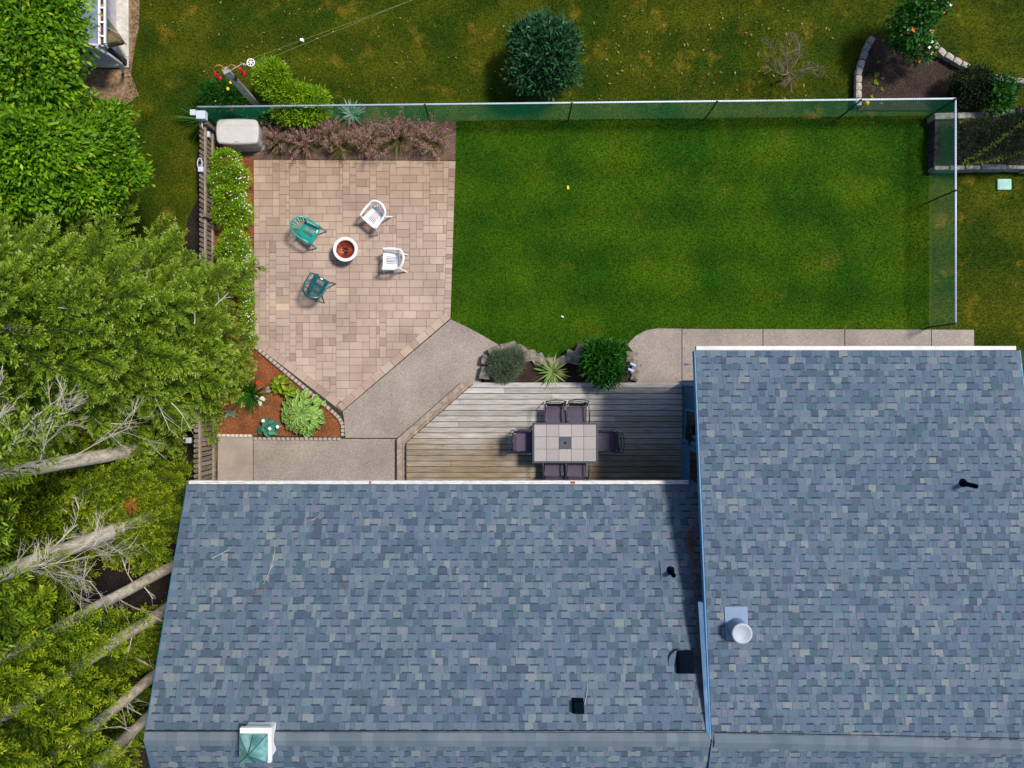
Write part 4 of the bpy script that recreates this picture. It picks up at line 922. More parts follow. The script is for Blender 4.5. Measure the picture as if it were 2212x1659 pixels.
tag(tp, 'brown burlap sheet sagging from the shed roof edge', 'tarp')
b = MB(); b.tube([P(231, 36, 1.22), P(272, 96, .52)], .018, 6); b.tube([P(232, 60, 1.2), P(255, 72, .95), P(272, 96, .54)], .014, 6); b.build('tarp_pole', 'dead_wood', tp)
b = MB(); b.add([P(229.5, 40, 1.24), P(234, 48, 1.18), P(238, 62, 1.12), P(236, 66, 1.12), P(229.5, 62, 1.24)], [(0, 1, 2, 3, 4)]); b.build('green_patch', 'green_cloth', tp)

# ------------------------------------------------------------ raised stone bed at the right
bz = .30; q1 = P(2019, 357, bz); 
rb = thing('retaining_wall', 'grey rough stone wall round the raised dark bed at the right', 'wall', (11.3, 5.8, 0))
def wallrun(pts_, w_, z):
    b = MB(); pts_ = [Vector(P(u, v, z)) for u, v in pts_]
    for p, q in zip(pts_[:-1], pts_[1:]):
        n = max(1, int((q-p).length/.38))
        for k in range(n):
            a_ = p.lerp(q, k/n); c_ = p.lerp(q, (k+1)/n-.015); jt = random.uniform(-.015, .015)
            m_ = (a_+c_)/2; dd = c_-a_; b.box((m_.x+jt, m_.y+jt, z/2+random.uniform(-.012, .008)), (dd.length, w_+random.uniform(-.03, .03), z), rz=math.atan2(dd.y, dd.x))
    return b
wallrun([(2020, 361), (2120, 361), (2175, 361), (2300, 365)], .11, bz).build('wall_front', 'wallstone', rb, bevel=.02)
wallrun([(2021, 356), (2021, 256)], .07, bz-.02).build('wall_side', 'shed_dark', rb, bevel=.01)
wallrun([(2021, 249), (2070, 248), (2130, 246), (2300, 225)], .16, bz+.06).build('wall_back', 'wallstone', rb, bevel=.02)
wallrun([(2026, 260), (2064, 260)], .12, bz-.1).build('wall_ledge', 'wallstone', rb, bevel=.02)
sheet('soil', UP([(2022, 250), (2300, 226), (2300, 364), (2022, 360)], bz), bz-.05, 'soil')
ub_ = MB(); c_ = P(2170, 398, .05); ub_.box((c_[0], c_[1], .03), (.36, .28, .05)); uo = tag(ub_.build('valve_box', 'lid_teal', origin=(c_[0], c_[1], 0), bevel=.03), 'pale teal square lid set in the grass at the right edge', 'lid')
b = MB()
for i in range(-2, 3): b.box((c_[0]+i*.06, c_[1], .0575), (.012, .22, .004)); b.box((c_[0], c_[1]+i*.045, .0575), (.3, .008, .004))
b.build('lid_ribs', 'utility_grey', uo)
b = MB(); c_ = Vector(P(1215, 684, .03)); b.box(c_, (.07, .03, .03), rz=-.5); tag(b.build('sprinkler', 'label_white', origin=c_), 'tiny white sprinkler head in the lawn', 'sprinkler')
b = MB(); c_ = Vector(P(1227, 405, .04)); b.box(c_, (.05, .09, .01), rz=.1); tag(b.build('leaf', 'yellow_bright', origin=c_), 'single yellow leaf in the middle of the lawn', 'leaf')
for (u, v, lab) in ((1361, 785, 'small blue white garden spotlight beside the laurel, upper one'), (1357, 797, 'small blue white garden spotlight beside the laurel, lower one')):
    c_ = Vector(P(u, v, .45)); t = thing('garden_spotlight', lab, 'lamp', (c_.x, c_.y, .2), group='garden spotlights')
    b = MB(); b.tube([c_, c_+Vector((.13, -.07, .03))], [.03, .045], 12); b.build('lamp_head', 'spot_blue', t)
    b = MB(); b.tube([(c_.x, c_.y, .15), c_], .012, 6); b.build('stake', 'iron_black', t)

# ------------------------------------------------------------ foliage builders
def blob(cs, n, L, W, droop=.3, inner=.6, up=.25, amp=.85, lob=5, seed=0, shade=0.0):
    """leaves spread through uneven ellipsoids. cs = [(x, y, z, rx, ry, rz)]"""
    r = np.random.default_rng(seed); vol = np.array([c[3]*c[4]+c[4]*c[5]+c[3]*c[5] for c in cs]); vol = vol/vol.sum(); out = []
    for c, f in zip(cs, vol):
        m = int(n*f); a = norm(r.normal(size=(m, 3))); a[:, 2] = np.abs(a[:, 2])*np.where(r.random(m) < .82, 1, -1)
        lobes = norm(r.normal(size=(lob*6, 3))); dd = (a @ lobes.T).max(1); rad = 1.05-amp*(1-np.clip(dd, .75, 1))
        s_ = 1-(1-inner)*r.random(m)**1.6; p = a*(rad*s_)[:, None]*np.array(c[3:6])+np.array(c[:3])
        s_ = np.where(r.random(m) < .10, s_*r.uniform(1.0, 1.22, m), s_); p = a*(rad*s_)[:, None]*np.array(c[3:6])+np.array(c[:3])
        p += r.normal(0, L*.35, (m, 3))
        D = a+r.normal(0, .55, (m, 3)); D[:, 2] += up-droop; Nn = a*.5+r.normal(0, .35, (m, 3)); Nn[:, 2] += .8
        ll = L*r.uniform(.5, 1.35, m); V, Fc = quads(p, D, norm(Nn), ll, W*r.uniform(.7, 1.25, m))
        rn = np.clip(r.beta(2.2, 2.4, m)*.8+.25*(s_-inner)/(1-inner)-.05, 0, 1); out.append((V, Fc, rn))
    return join(out)
def blades(base, n, L, W, spread, seed=0, segs=4, curl=1.0, rad=.03, zup=1.0):
    """arching strap leaves"""
    r = np.random.default_rng(seed); az = r.uniform(0, 2*math.pi, n); tl = r.uniform(spread[0], spread[1], n); l = L*r.uniform(.65, 1.1, n)
    b0 = np.array(base)+np.stack([np.cos(az), np.sin(az), np.zeros(n)], 1)*rad*r.random(n)[:, None]
    h = np.stack([np.cos(az), np.sin(az), np.zeros(n)], 1); sd = np.stack([-np.sin(az), np.cos(az), np.zeros(n)], 1)
    pts = [b0]; ang = tl.copy()
    for k in range(segs):
        step = l/segs; pts.append(pts[-1]+(h*np.sin(ang)[:, None]+np.array([0, 0, 1])*np.cos(ang)[:, None])*step[:, None]); ang = np.minimum(ang+curl*r.uniform(.5, 1.2, n)/segs, 2.2)
    prof = [.7, 1.0, .85, .55, .04] if segs == 4 else list(np.linspace(1, .05, segs+1))
    Vs = []
    for k, p in enumerate(pts): Vs += [p-sd*W/2*prof[k], p+sd*W/2*prof[k]]
    V = np.stack(Vs, 1).reshape(-1, 3); m = 2*(segs+1); i = np.arange(n)[:, None]*m
    Fs = np.concatenate([i+np.array([[2*k, 2*k+1, 2*k+3, 2*k+2]]) for k in range(segs)], 0)
    rn = np.tile(r.beta(2, 2, n), segs)
    return V, Fs, rn
def needle_branches(nb, Ht, h0, Rm, seed, L=.085, W=.03, droop=.12, up=.25, dens=.055, shape=.8, subl=.36, gap=1.0):
    """conifer crown: branches with side sprays of needle clumps, in local coordinates round the trunk"""
    r = np.random.default_rng(seed); S0, SD, SL, ST = [], [], [], []; wood = MB()
    for i in range(nb):
        t = (i+.5)/nb; z = h0+(Ht-h0)*t; az = i*2.39996+r.uniform(-.3, .3); bl = Rm*(1-t)**shape*r.uniform(.7, 1.12)+.12
        dh = np.array([math.cos(az), math.sin(az), 0]); sd = np.array([-math.sin(az), math.cos(az), 0]); ns = max(5, int(bl/.12)); u_ = up*r.uniform(.4, 1.4); dr = droop*r.uniform(.6, 1.5)
        path = lambda s: dh*bl*s+np.array([0, 0, z])+np.array([0, 0, 1])*(u_*bl*s-dr*bl*s*s*1.2+.08*bl*s**3)
        wood.tube([Vector(path(s))-Vector((0, 0, .03+.05*s)) for s in (0, .35, .7, .92)], [max(.006, .016*bl/Rm+.004), .009, .005, .002], 4, cap=False)
        for s in np.linspace(.12, 1, ns):
            for sg in (-1, 1):
                a = r.uniform(.55, 1.05); S0.append(path(s)); dz = r.uniform(-.12, .28)
                SD.append(dh*math.cos(a)+sd*sg*math.sin(a)+np.array([0, 0, dz])); SL.append((bl*subl*(1.05-s)**.75+.10)*r.uniform(.6, 1.15)); ST.append(s)
        S0.append(path(.93)); SD.append(dh+np.array([0, 0, .1])); SL.append(.22); ST.append(1)
    S0, SD, SL, ST = np.array(S0), norm(np.array(SD)), np.array(SL), np.array(ST)
    cnt = np.maximum(2, (SL/dens).astype(int)); idx = np.repeat(np.arange(len(S0)), cnt); k = np.concatenate([np.arange(c) for c in cnt]); f = (k+.6)/cnt[idx]
    C = S0[idx]+SD[idx]*(SL[idx]*f)[:, None]; sag = -.10*SL[idx]*f*f; C[:, 2] += sag; parts = []
    for sg in (-1, 1):
        side = norm(np.cross(SD[idx], np.array([0, 0, 1.])))*sg; a = r.uniform(.45, .85, len(C))
        D = SD[idx]*np.cos(a)[:, None]+side*np.sin(a)[:, None]+r.normal(0, .15, (len(C), 3))
        Nn = np.array([0, 0, 1.])+r.normal(0, .3, (len(C), 3)); taper_ = 1.15-.4*f
        V, Fc = quads(C+r.normal(0, .008, C.shape), D, norm(Nn), L*r.uniform(.7, 1.3, len(C))*taper_, W*r.uniform(.7, 1.2, len(C)))
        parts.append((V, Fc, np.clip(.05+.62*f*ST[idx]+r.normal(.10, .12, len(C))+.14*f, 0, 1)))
    return join(parts), wood
def put(name, data, m, parent=None, origin=None, world=True):
    V, Fc, rn = data; return np_mesh(name, V, Fc, rn, m, parent, origin, world)
def stems(b, c, n, h, spread, r_, seed):
    rr = random.Random(seed)
    for i in range(n):
        a = rr.uniform(0, 6.28); q = rr.uniform(.3, 1)*spread; b.tube(spline([c, (c[0]+q*.4*math.cos(a), c[1]+q*.4*math.sin(a), c[2]+h*.5), (c[0]+q*math.cos(a), c[1]+q*math.sin(a), c[2]+h)], 3), [r_*(1-.1*k) for k in range(7)], 5, cap=False)
def shrub(name, label, c, cs, n, L, W, m, seed, stem='bark_dark', flowers=None, group=None, **kw):
    t = thing(name, label, 'shrub', (c[0], c[1], c[2] if len(c) > 2 else 0), group=group); z0 = c[2] if len(c) > 2 else 0
    put('foliage', blob(cs, n, L, W, seed=seed, **kw), m, t)
    b = MB(); h = max(q[2] for q in cs)-z0; stems(b, (c[0], c[1], z0), 7, h*.95, max(q[3] for q in cs)*.6, .014, seed); b.build('stem', stem, t)
    if flowers:
        for fm, fn, fs, bias in flowers:
            r = np.random.default_rng(seed+5); pts_ = []
            for q in cs:
                k_ = int(fn/len(cs))+1; a = norm(r.normal(size=(k_, 3))); a[:, 2] = np.abs(a[:, 2]); a[:, 0] += bias; a = norm(a)
                pts_.append(a*np.array(q[3:6])*r.uniform(.92, 1.08, (k_, 1))+np.array(q[:3]))
            C = np.concatenate(pts_); parts = []
            for k_ in range(4):
                an = r.uniform(0, .5, len(C))+k_*math.pi/2; D = np.stack([np.cos(an), np.sin(an), r.uniform(.1, .5, len(C))], 1)
                V, Fc = quads(C, D, np.tile([0, 0, 1.], (len(C), 1)), fs, fs*.7); parts.append((V, Fc, np.full(len(C), .5)))
            put('flowers', join(parts), fm, t)
    return t
def E(u, v, z, rx, ry, rz):  # an ellipsoid lobe seen at (u, v)
    x, y, _ = P(u, v, z); return (x, y, z, rx, ry, rz)

# ------------------------------------------------------------ shrubs and flowers
x, y, _ = P(1172, 122, .9)
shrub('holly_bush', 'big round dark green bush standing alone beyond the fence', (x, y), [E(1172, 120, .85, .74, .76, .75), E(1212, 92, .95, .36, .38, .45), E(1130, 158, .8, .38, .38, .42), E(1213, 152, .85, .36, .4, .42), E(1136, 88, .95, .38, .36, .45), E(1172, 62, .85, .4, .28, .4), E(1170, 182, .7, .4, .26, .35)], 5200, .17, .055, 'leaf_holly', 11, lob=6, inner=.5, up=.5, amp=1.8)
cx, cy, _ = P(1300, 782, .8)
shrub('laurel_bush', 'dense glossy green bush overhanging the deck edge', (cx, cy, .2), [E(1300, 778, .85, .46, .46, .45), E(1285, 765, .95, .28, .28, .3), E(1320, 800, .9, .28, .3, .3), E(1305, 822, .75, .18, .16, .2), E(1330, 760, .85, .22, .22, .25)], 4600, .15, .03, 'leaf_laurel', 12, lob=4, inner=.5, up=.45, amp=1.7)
cx, cy, _ = P(1096, 788, .5)
shrub('lavender_bush', 'fine grey green mounded bush in the rock planter', (cx, cy, .2), [E(1090, 795, .42, .36, .34, .28), E(1112, 775, .48, .25, .3, .25), E(1080, 775, .42, .22, .22, .22)], 8500, .075, .009, 'leaf_lavender', 13, up=.5, lob=8)
c_ = P(1193, 803, .3); t = thing('yucca', 'spiky yellow green yucca between the two bushes of the planter', 'plant', (c_[0], c_[1], .2))
put('leaves', blades((c_[0], c_[1], .24), 46, .52, .042, (.5, 1.45), 3, curl=.45), 'leaf_yucca', t)
# white flowered shrubs
for i, (lobes, n, lab) in enumerate([([(490, 352, .55, .36, .3, .38), (512, 385, .55, .32, .34, .36), (478, 395, .5, .26, .32, .34)], 4200, 'white flowered shrub directly below the storage box'),
        ([(500, 430, .6, .38, .32, .4), (520, 462, .55, .28, .34, .36), (484, 465, .5, .26, .26, .3)], 4200, 'white flowered shrub with yellow tips, second from the storage box'),
        ([(508, 522, .55, .34, .3, .36), (526, 548, .5, .22, .3, .3), (490, 545, .5, .26, .26, .3)], 3600, 'white flowered shrub beside the light teal chair side of the patio'),
        ([(520, 596, .5, .26, .36, .32), (533, 640, .45, .16, .3, .3)], 2400, 'white flowered shrub squeezed between patio and fir branches'),
        ([(538, 690, .4, .12, .3, .26), (542, 725, .35, .09, .2, .2)], 900, 'small white flowered shrub at the lower left patio corner')]):
    cs = [E(*q) for q in lobes]
    fl = [('flower_white', 75 if i < 4 else 30, .022, .95)]
    if i in (1, 2): fl.append(('flower_yellow', 7, .028, 0))
    shrub('flowering_shrub', lab, (cs[0][0], cs[0][1]), cs, int(n*1.25), .06, .024, 'leaf_fresh', 20+i, flowers=fl, group='white flowered shrubs along the picket fence', up=.5, lob=7)
# bright shrubs at the pole
shrub('green_shrub', 'bright green leafy shrub right of the clothes pole', P(580, 175, 0)[:2], [E(590, 172, .8, .40, .40, .42), E(612, 200, .75, .36, .3, .35)], 5200, .10, .03, 'leaf_fresh', 31, up=.5, lob=7)
shrub('green_shrub', 'bright green leafy shrub straddling the wire fence near the storage box', P(640, 232, 0)[:2], [E(640, 215, .7, .5, .35, .4), E(685, 225, .7, .3, .35, .36), E(622, 245, .6, .36, .25, .3), E(665, 250, .6, .42, .2, .3)], 6000, .10, .03, 'leaf_fresh', 32, up=.5, lob=7)
shrub('daylily_clump', 'darker flower clump with yellow dots in the fence corner', P(500, 215, 0)[:2], [E(480, 205, .45, .5, .3, .3), E(512, 222, .38, .3, .25, .22), E(590, 250, .35, .25, .16, .22)], 3800, .13, .02, 'leaf_laurel', 33, up=.6, flowers=[('flower_yellow', 22, .03, 0)])
c_ = P(455, 240, .1)
t = thing('strap_plant', 'long leaved dark plant outside the fence corner', 'plant', (c_[0]-.2, c_[1]-.2, 0)); put('leaves', blades((c_[0]-.2, c_[1]-.2, .02), 60, .7, .03, (.3, 1.2), 5, curl=1.0, rad=.2), 'leaf_laurel', t)
for (u, v, z, lab, m) in ((499, 178, .9, 'yellow iris bloom left of the clothes pole, upper one', 'flower_yellow'), (493, 192, .85, 'yellow iris bloom left of the clothes pole, lower one', 'flower_yellow'), (501, 237, .7, 'red poppy bloom at the wire fence behind the storage box', 'flower_red')):
    c_ = Vector(P(u, v, z)); t = thing('flower', lab, 'flower', (c_.x, c_.y, 0)); b = MB()
    for k in range(6):
        a = k*1.05; b.add([c_, c_+Vector((.03*math.cos(a-.5), .03*math.sin(a-.5), .02)), c_+Vector((.048*math.cos(a), .048*math.sin(a), .01)), c_+Vector((.03*math.cos(a+.5), .03*math.sin(a+.5), .02))], [(0, 1, 2, 3)])
    b.build('petals', m, t); b = MB(); b.tube([(c_.x, c_.y, 0), c_], .006, 5); b.build('stem', 'leaf_laurel', t)
# pink plume grasses
for i, (u, v, s_, lab) in enumerate([(597, 302, .8, 'pink plumed grass nearest the storage box'), (655, 303, .95, 'pink plumed grass second from the storage box'), (712, 290, 1.0, 'pink plumed grass in the middle left of the row'), (735, 312, .85, 'low olive tinted grass among the pink plumes'), (795, 300, 1.05, 'pink plumed grass in the middle of the row'), (858, 296, 1.05, 'pink plumed grass second from the lawn'), (933, 302, .9, 'pink plumed grass clump nearest the lawn')]):
    c_ = P(u, v, .25); t = thing('ornamental_grass', lab, 'ornamental grass', (c_[0], c_[1], .01), group='pink plumed grasses behind the patio')
    V, Fc, rn = blades((c_[0], c_[1], .02), 260, .55*s_, .010, (.15, 1.0), 50+i, curl=1.0, rad=.1); put('leaves', (V, Fc, rn), 'straw_grass', t)
    r = np.random.default_rng(70+i); C, D = [], []
    for k in range(58 if i != 3 else 10):
        a = r.uniform(0, 6.28); tl = r.uniform(.05, .95); L_ = r.uniform(.5, .9)*s_; d_ = np.array([math.cos(a)*math.sin(tl), math.sin(a)*math.sin(tl), math.cos(tl)])
        for f in np.linspace(.55, 1.05, 16):
            q = np.array([c_[0]+.0, c_[1]+.02, .02])+d_*L_*f; q[2] -= .08*f*f*math.sin(tl)
            for _ in range(4): C.append(q+r.normal(0, .022, 3)); D.append(d_+r.normal(0, .7, 3))
    C = np.array(C); D = np.array(D); V, Fc = quads(C, D, norm(r.normal(size=C.shape)+[0, 0, 1]), r.uniform(.025, .055, len(C)), .012); put('plumes', (V, Fc, r.uniform(0, 1, len(C))), 'plume_pink', t)
c_ = P(757, 242, .2); t = thing('hosta', 'small green and white plant behind the wire fence above the grasses', 'plant', (c_[0], c_[1], 0)); put('leaves', blades((c_[0], c_[1], .02), 46, .38, .05, (.4, 1.3), 8, curl=.7, rad=.06), 'leaf_agave', t)
# hostas
def hosta(name, lab, u, v, n, Rr, L, W, m, seed, h=.35, margin=True, zc=.2):
    x, y, _ = P(u, v, zc); t = thing(name, lab, 'plant', (x, y, .03)); rr = random.Random(seed); b = MB(); st = MB()
    for i in range(n):
        f = math.sqrt((i+.5)/n); a = i*2.39996+rr.uniform(-.3, .3); q = Rr*f*rr.uniform(.9, 1.08); z = h*(1-f*f*.62)*rr.uniform(.9, 1.1)+.05
        base = Vector((x+(q-L*.5)*math.cos(a), y+(q-L*.5)*math.sin(a), .03+z)); tw_ = rr.uniform(-.9, .9); aa = a+tw_
        d_ = Vector((math.cos(aa), math.sin(aa), rr.uniform(.1, .35)-.55*f)).normalized(); sd = Vector((-math.sin(aa), math.cos(aa), rr.uniform(-.25, .25))).normalized(); up_ = sd.cross(d_)*-1
        ll = L*rr.uniform(.75, 1.15); ww = W*rr.uniform(.8, 1.15); prof = [(0, .12), (.2, .75), (.45, 1), (.75, .7), (1, .0)]
        o_, in_ = [], []; r_ = rr.uniform(0, .75)
        for s, wv in prof:
            cpt = base+d_*ll*s-Vector((0, 0, 1))*(.25*ll*s*s)
            o_.append((cpt+sd*ww/2*wv+Vector((0, 0, .012)), cpt-sd*ww/2*wv+Vector((0, 0, .012)))); k_ = .78; in_.append((cpt+sd*ww/2*wv*k_+Vector((0, 0, .003)), cpt-sd*ww/2*wv*k_+Vector((0, 0, .003)), cpt-Vector((0, 0, .006))))
        for k in range(4):
            if margin:
                mr_ = rr.uniform(.88, 1)
                b.add([o_[k][0], o_[k+1][0], in_[k+1][0], in_[k][0]], [(0, 1, 2, 3)], mr_); b.add([o_[k][1], o_[k+1][1], in_[k+1][1], in_[k][1]], [(3, 2, 1, 0)], mr_)
                b.add([in_[k][0], in_[k+1][0], in_[k+1][2], in_[k][2]], [(0, 1, 2, 3)], r_); b.add([in_[k][2], in_[k+1][2], in_[k+1][1], in_[k][1]], [(0, 1, 2, 3)], min(.8, r_+.08))
            else:
                b.add([o_[k][0], o_[k+1][0], in_[k+1][2], in_[k][2]], [(0, 1, 2, 3)], r_); b.add([in_[k][2], in_[k+1][2], o_[k+1][1], o_[k][1]], [(0, 1, 2, 3)], min(1, r_+.12))
        st.tube([(x, y, .03), base], .006, 4, cap=False)
    b.build('leaves', m, t); st.build('stalks', 'leaf_lime', t); return t
hosta('hosta', 'large variegated hosta with white edged leaves in the red mulch', 657, 892, 170, .56, .165, .10, 'leaf_hosta', 4, .48)
hosta('hosta', 'small yellow green hosta above the large variegated one', 607, 831, 34, .24, .16, .075, 'leaf_lime', 5, .28, False, .15)
hosta('hosta', 'small yellow green hosta touching the diagonal edging', 627, 848, 26, .2, .15, .07, 'leaf_lime', 6, .26, False, .15)
hosta('hosta', 'blue green broad leaved hosta left of the variegated one', 579, 922, 19, .25, .20, .15, 'leaf_blue', 7, .26, False, .15)
for (u, v, lab) in ((569, 909, 'white solar light bulb between blue green leaves, upper left'), (583, 926, 'white solar light bulb low among the blue green leaves'), (600, 922, 'white solar light bulb right of the blue green leaves')):
    c_ = P(u, v, .33); b = MB(); b.lathe([(0, 0), (.035, .01), (.045, .03), (.03, .06), (0, .07)], c_, 12); b.tube([(c_[0], c_[1], .03), c_], .006, 5); tag(b.build('garden_light', 'label_white', origin=(c_[0], c_[1], .03)), lab, 'lamp', 'small white garden lights')
for i, (u, v, n, L_, lab) in enumerate([(495, 889, 7, .26, 'pale agave with three long leaves in the mulch'), (503, 893, 9, .16, 'small pale agave beside the larger one')]):
    c_ = P(u, v, .05); t = thing('agave', lab, 'plant', (c_[0], c_[1], .03)); put('leaves', blades((c_[0], c_[1], .03), n, L_, .05, (.5, 1.3), 40+i, curl=.3), 'leaf_agave', t)
c_ = P(537, 852, .25); t = thing('crocosmia', 'grassy dark green plant with a red flower in the mulch', 'plant', (c_[0], c_[1], .03)); put('leaves', blades((c_[0], c_[1], .04), 110, .55, .022, (.25, 1.3), 9, curl=.9, rad=.08), 'leaf_laurel', t)
c2 = Vector(P(556, 827, .45)); b = MB()
for k in range(7):
    a = k*.9; b.add([c2, c2+Vector((.03*math.cos(a-.5), .03*math.sin(a-.5), .02)), c2+Vector((.055*math.cos(a), .055*math.sin(a), .0)), c2+Vector((.03*math.cos(a+.5), .03*math.sin(a+.5), .02))], [(0, 1, 2, 3)])
b.build('petals', 'flower_red', t)
# rose bed at the top right
shrub('rose_bush', 'tall flowering bush with white and orange blooms in the soil bed', P(1970, 90, 0)[:2], [E(1965, 55, 1.1, .5, .5, .55), E(1990, 20, 1.2, .5, .45, .5), E(1950, 85, .9, .3, .3, .35), E(1985, 110, .7, .36, .3, .4), E(2020, 10, 1.1, .3, .3, .4)], 3600, .10, .055, 'leaf_laurel', 61, flowers=[('flower_white', 18, .045, 0), ('flower_orange', 12, .07, .2)], lob=7, inner=.4)
shrub('leafy_shrub', 'dark leafy shrub outside the fence corner', P(2100, 185, 0)[:2], [E(2095, 180, .5, .5, .35, .4), E(2120, 200, .5, .35, .35, .35), E(2075, 205, .4, .28, .3, .3)], 4200, .085, .03, 'leaf_dark', 62, lob=7)
shrub('leafy_shrub', 'lighter green broad leaved shrub near the right edge', P(2160, 215, 0)[:2], [E(2160, 195, .7, .3, .3, .3), E(2155, 225, .6, .25, .2, .25)], 700, .13, .05, 'leaf_laurel', 63, lob=6)
c_ = P(2112, 232, .3); t = thing('ornamental_grass', 'golden tuft of dry grass beside the stone ledge', 'ornamental grass', (c_[0], c_[1], .05)); put('leaves', blades((c_[0], c_[1], .05), 200, .4, .012, (.2, 1.3), 81, curl=.8, rad=.1), 'straw_grass', t)
shrub('juniper', 'very dark spreading evergreen in the raised stone bed', P(2140, 300, .4)[:2]+(.37,), [E(2120, 300, .6, .62, .5, .2), E(2190, 300, .65, .6, .6, .28), E(2060, 300, .5, .3, .5, .1), E(2230, 270, .6, .5, .6, .4)], 12000, .07, .016, 'leaf_dark', 64, lob=9)
rr = random.Random(3); jun = [o for o in COL.objects if o.name == 'juniper'][0]
for pts_ in ([(2080, 352, .7), (2130, 322, .8), (2175, 290, .9), (2230, 250, 1.0)], [(2090, 356, .6), (2150, 345, .7), (2230, 325, .8)], [(2075, 262, .6), (2130, 252, .6), (2190, 222, .7)]):
    b = MB(); pp = spline([P(*q) for q in pts_], 14); b.tube(pp, .008, 4, r=.3)
    for q in pp:
        for k in range(4):
            d_ = Vector((rr.uniform(-1, 1), rr.uniform(-1, 1), rr.uniform(0, .6))).normalized(); s_ = d_.cross(Vector((0, 0, 1)))*.010
            b.add([q, q+d_*.04+s_, q+d_*.085, q+d_*.04-s_], [(0, 1, 2, 3)], rr.uniform(0, .5))
    b.build('pale_shoot', 'leaf_fir', jun)
for i, (u, v) in enumerate([(1894, 160), (1893, 177), (1898, 133), (1908, 168), (1906, 192), (1884, 208), (1905, 222)]):
    c_ = P(u, v, .08); s_ = .09 if i < 2 else .06; t = np_mesh('seedling', *blades((c_[0], c_[1], .05), 12, s_, .045 if i < 2 else .025, (.7, 1.4), 90+i, curl=.3, rad=.01), 'leaf_lime', origin=(c_[0], c_[1], .05))
    tag(t, 'pair of larger lime seedlings near the left kerb of the soil bed' if i < 2 else 'tiny green seedling in the dark soil near the left kerb', 'seedling', 'larger seedlings' if i < 2 else 'tiny seedlings')
# leafless small trees
def bare(name, lab, base, h, n, seed, r0=.02, m='twig_brown', depth=3, L0=.7):
    t = thing(name, lab, 'tree', base); b = MB(); rr = random.Random(seed); base = Vector(base); top = base+Vector((0, 0, h*.35))
    b.tube([base, top], [r0*1.3, r0], 7); b.build('trunk', m, t); b = MB()
    for i in range(n):
        a = 6.28*i/n+rr.uniform(-.4, .4); d_ = Vector((math.cos(a), math.sin(a), rr.uniform(.5, 1.4))); twig(b, top, d_, L0*rr.uniform(.7, 1.2), r0*.8, depth, rr, .05, .8)
    b.build('branches', m, t); return t
bx, by, _ = P(1690, 170, .1)
bare('bare_tree', 'leafless grey brown young tree on the rough grass', (bx, by, 0), 1.2, 6, 3, .022, L0=.75)
bx, by, _ = P(610, 160, .3)
bare('bare_shrub', 'small leafless shrub under the clothes line', (bx, by, 0), .9, 4, 8, .012, 'dead_wood', 1, .45)

# ------------------------------------------------------------ broadleaf trees, top left
def broadtree(lab, base, cs, n, seed, m='leaf_bright'):
    t = thing('broadleaf_tree', lab, 'tree', base); put('crown', blob(cs, int(n*1.1), .125, .058, seed=seed, up=.1, droop=.4, inner=.45, lob=3, amp=2.3), m, t)
    b = MB(); rr = random.Random(seed); zt = min(q[2] for q in cs); b.tube([base, (base[0]+.05, base[1], zt*.5), (base[0], base[1]+.05, zt)], [.13, .11, .08], 10)
    b.build('trunk', 'bark', t); b = MB()
    for q in cs: b.tube(spline([(base[0], base[1], zt*.7), ((base[0]+q[0])/2, (base[1]+q[1])/2, (zt+q[2])/2), (q[0], q[1], q[2]+q[5]*.6)], 4), [.06-.006*k for k in range(9)], 6, cap=False)
    b.build('limbs', 'bark', t)
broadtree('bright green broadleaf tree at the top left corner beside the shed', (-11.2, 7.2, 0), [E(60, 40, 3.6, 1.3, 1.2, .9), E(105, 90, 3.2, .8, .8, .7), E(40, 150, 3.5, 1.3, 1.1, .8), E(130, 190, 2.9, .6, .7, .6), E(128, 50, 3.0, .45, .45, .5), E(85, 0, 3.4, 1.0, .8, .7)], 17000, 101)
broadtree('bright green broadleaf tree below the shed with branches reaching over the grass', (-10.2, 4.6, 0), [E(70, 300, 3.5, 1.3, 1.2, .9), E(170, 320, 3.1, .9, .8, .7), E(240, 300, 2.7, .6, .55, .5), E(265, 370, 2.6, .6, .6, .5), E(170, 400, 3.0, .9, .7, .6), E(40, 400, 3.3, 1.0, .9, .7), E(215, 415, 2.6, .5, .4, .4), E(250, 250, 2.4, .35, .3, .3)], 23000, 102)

# ------------------------------------------------------------ conifers at the left
firA, woodA = needle_branches(105, 8.5, .9, 3.35, 201, L=.10, W=.028, droop=.16, up=.20, shape=.75, dens=.032)
firB, woodB = needle_branches(95, 7.0, .7, 2.7, 202, L=.10, W=.028, droop=.14, up=.25, shape=.7, dens=.034)
cedA, woodC = needle_branches(80, 3.7, .35, 1.55, 203, L=.085, W=.023, droop=.1, up=.45, shape=.6, dens=.03)
cedC, woodE = needle_branches(90, 6.2, 2.1, 2.25, 207, L=.12, W=.028, droop=.14, up=.35, shape=.6, dens=.042)
cedB, woodD = needle_branches(70, 3.0, .3, 1.25, 204, L=.08, W=.022, droop=.1, up=.5, shape=.6, dens=.03)
PROTO = {}
def conifer(lab, key, data, wood, m, loc, rz, sc=1.0, h=8, group=None, name='fir_tree'):
    if key in PROTO:
        t = copy_tree(PROTO[key]); t.location = loc
    else:
        t = thing(name, lab, 'tree', (0, 0, 0)); V, Fc, rn = data; np_mesh('crown', V, Fc, rn, m, t, world=False)
        b = MB(); b.tube([(0, 0, 0), (0, 0, h*.5), (0, 0, h)], [.02*h+.02, .012*h+.01, .01], 10); b.build('trunk', 'bark', t, world=False)
        wood.build('branches', 'bark_dark', t, world=False); PROTO[key] = t; t.location = loc
    t.rotation_euler = (0, 0, rz); t.scale = (sc, sc, sc); return tag(t, lab, 'tree', group)
conifer('large grey green fir reaching over the upper picket fence', 'A', firA, woodA, 'leaf_fir', (-9.7, 1.7, 0), 0, .84, 8.5)
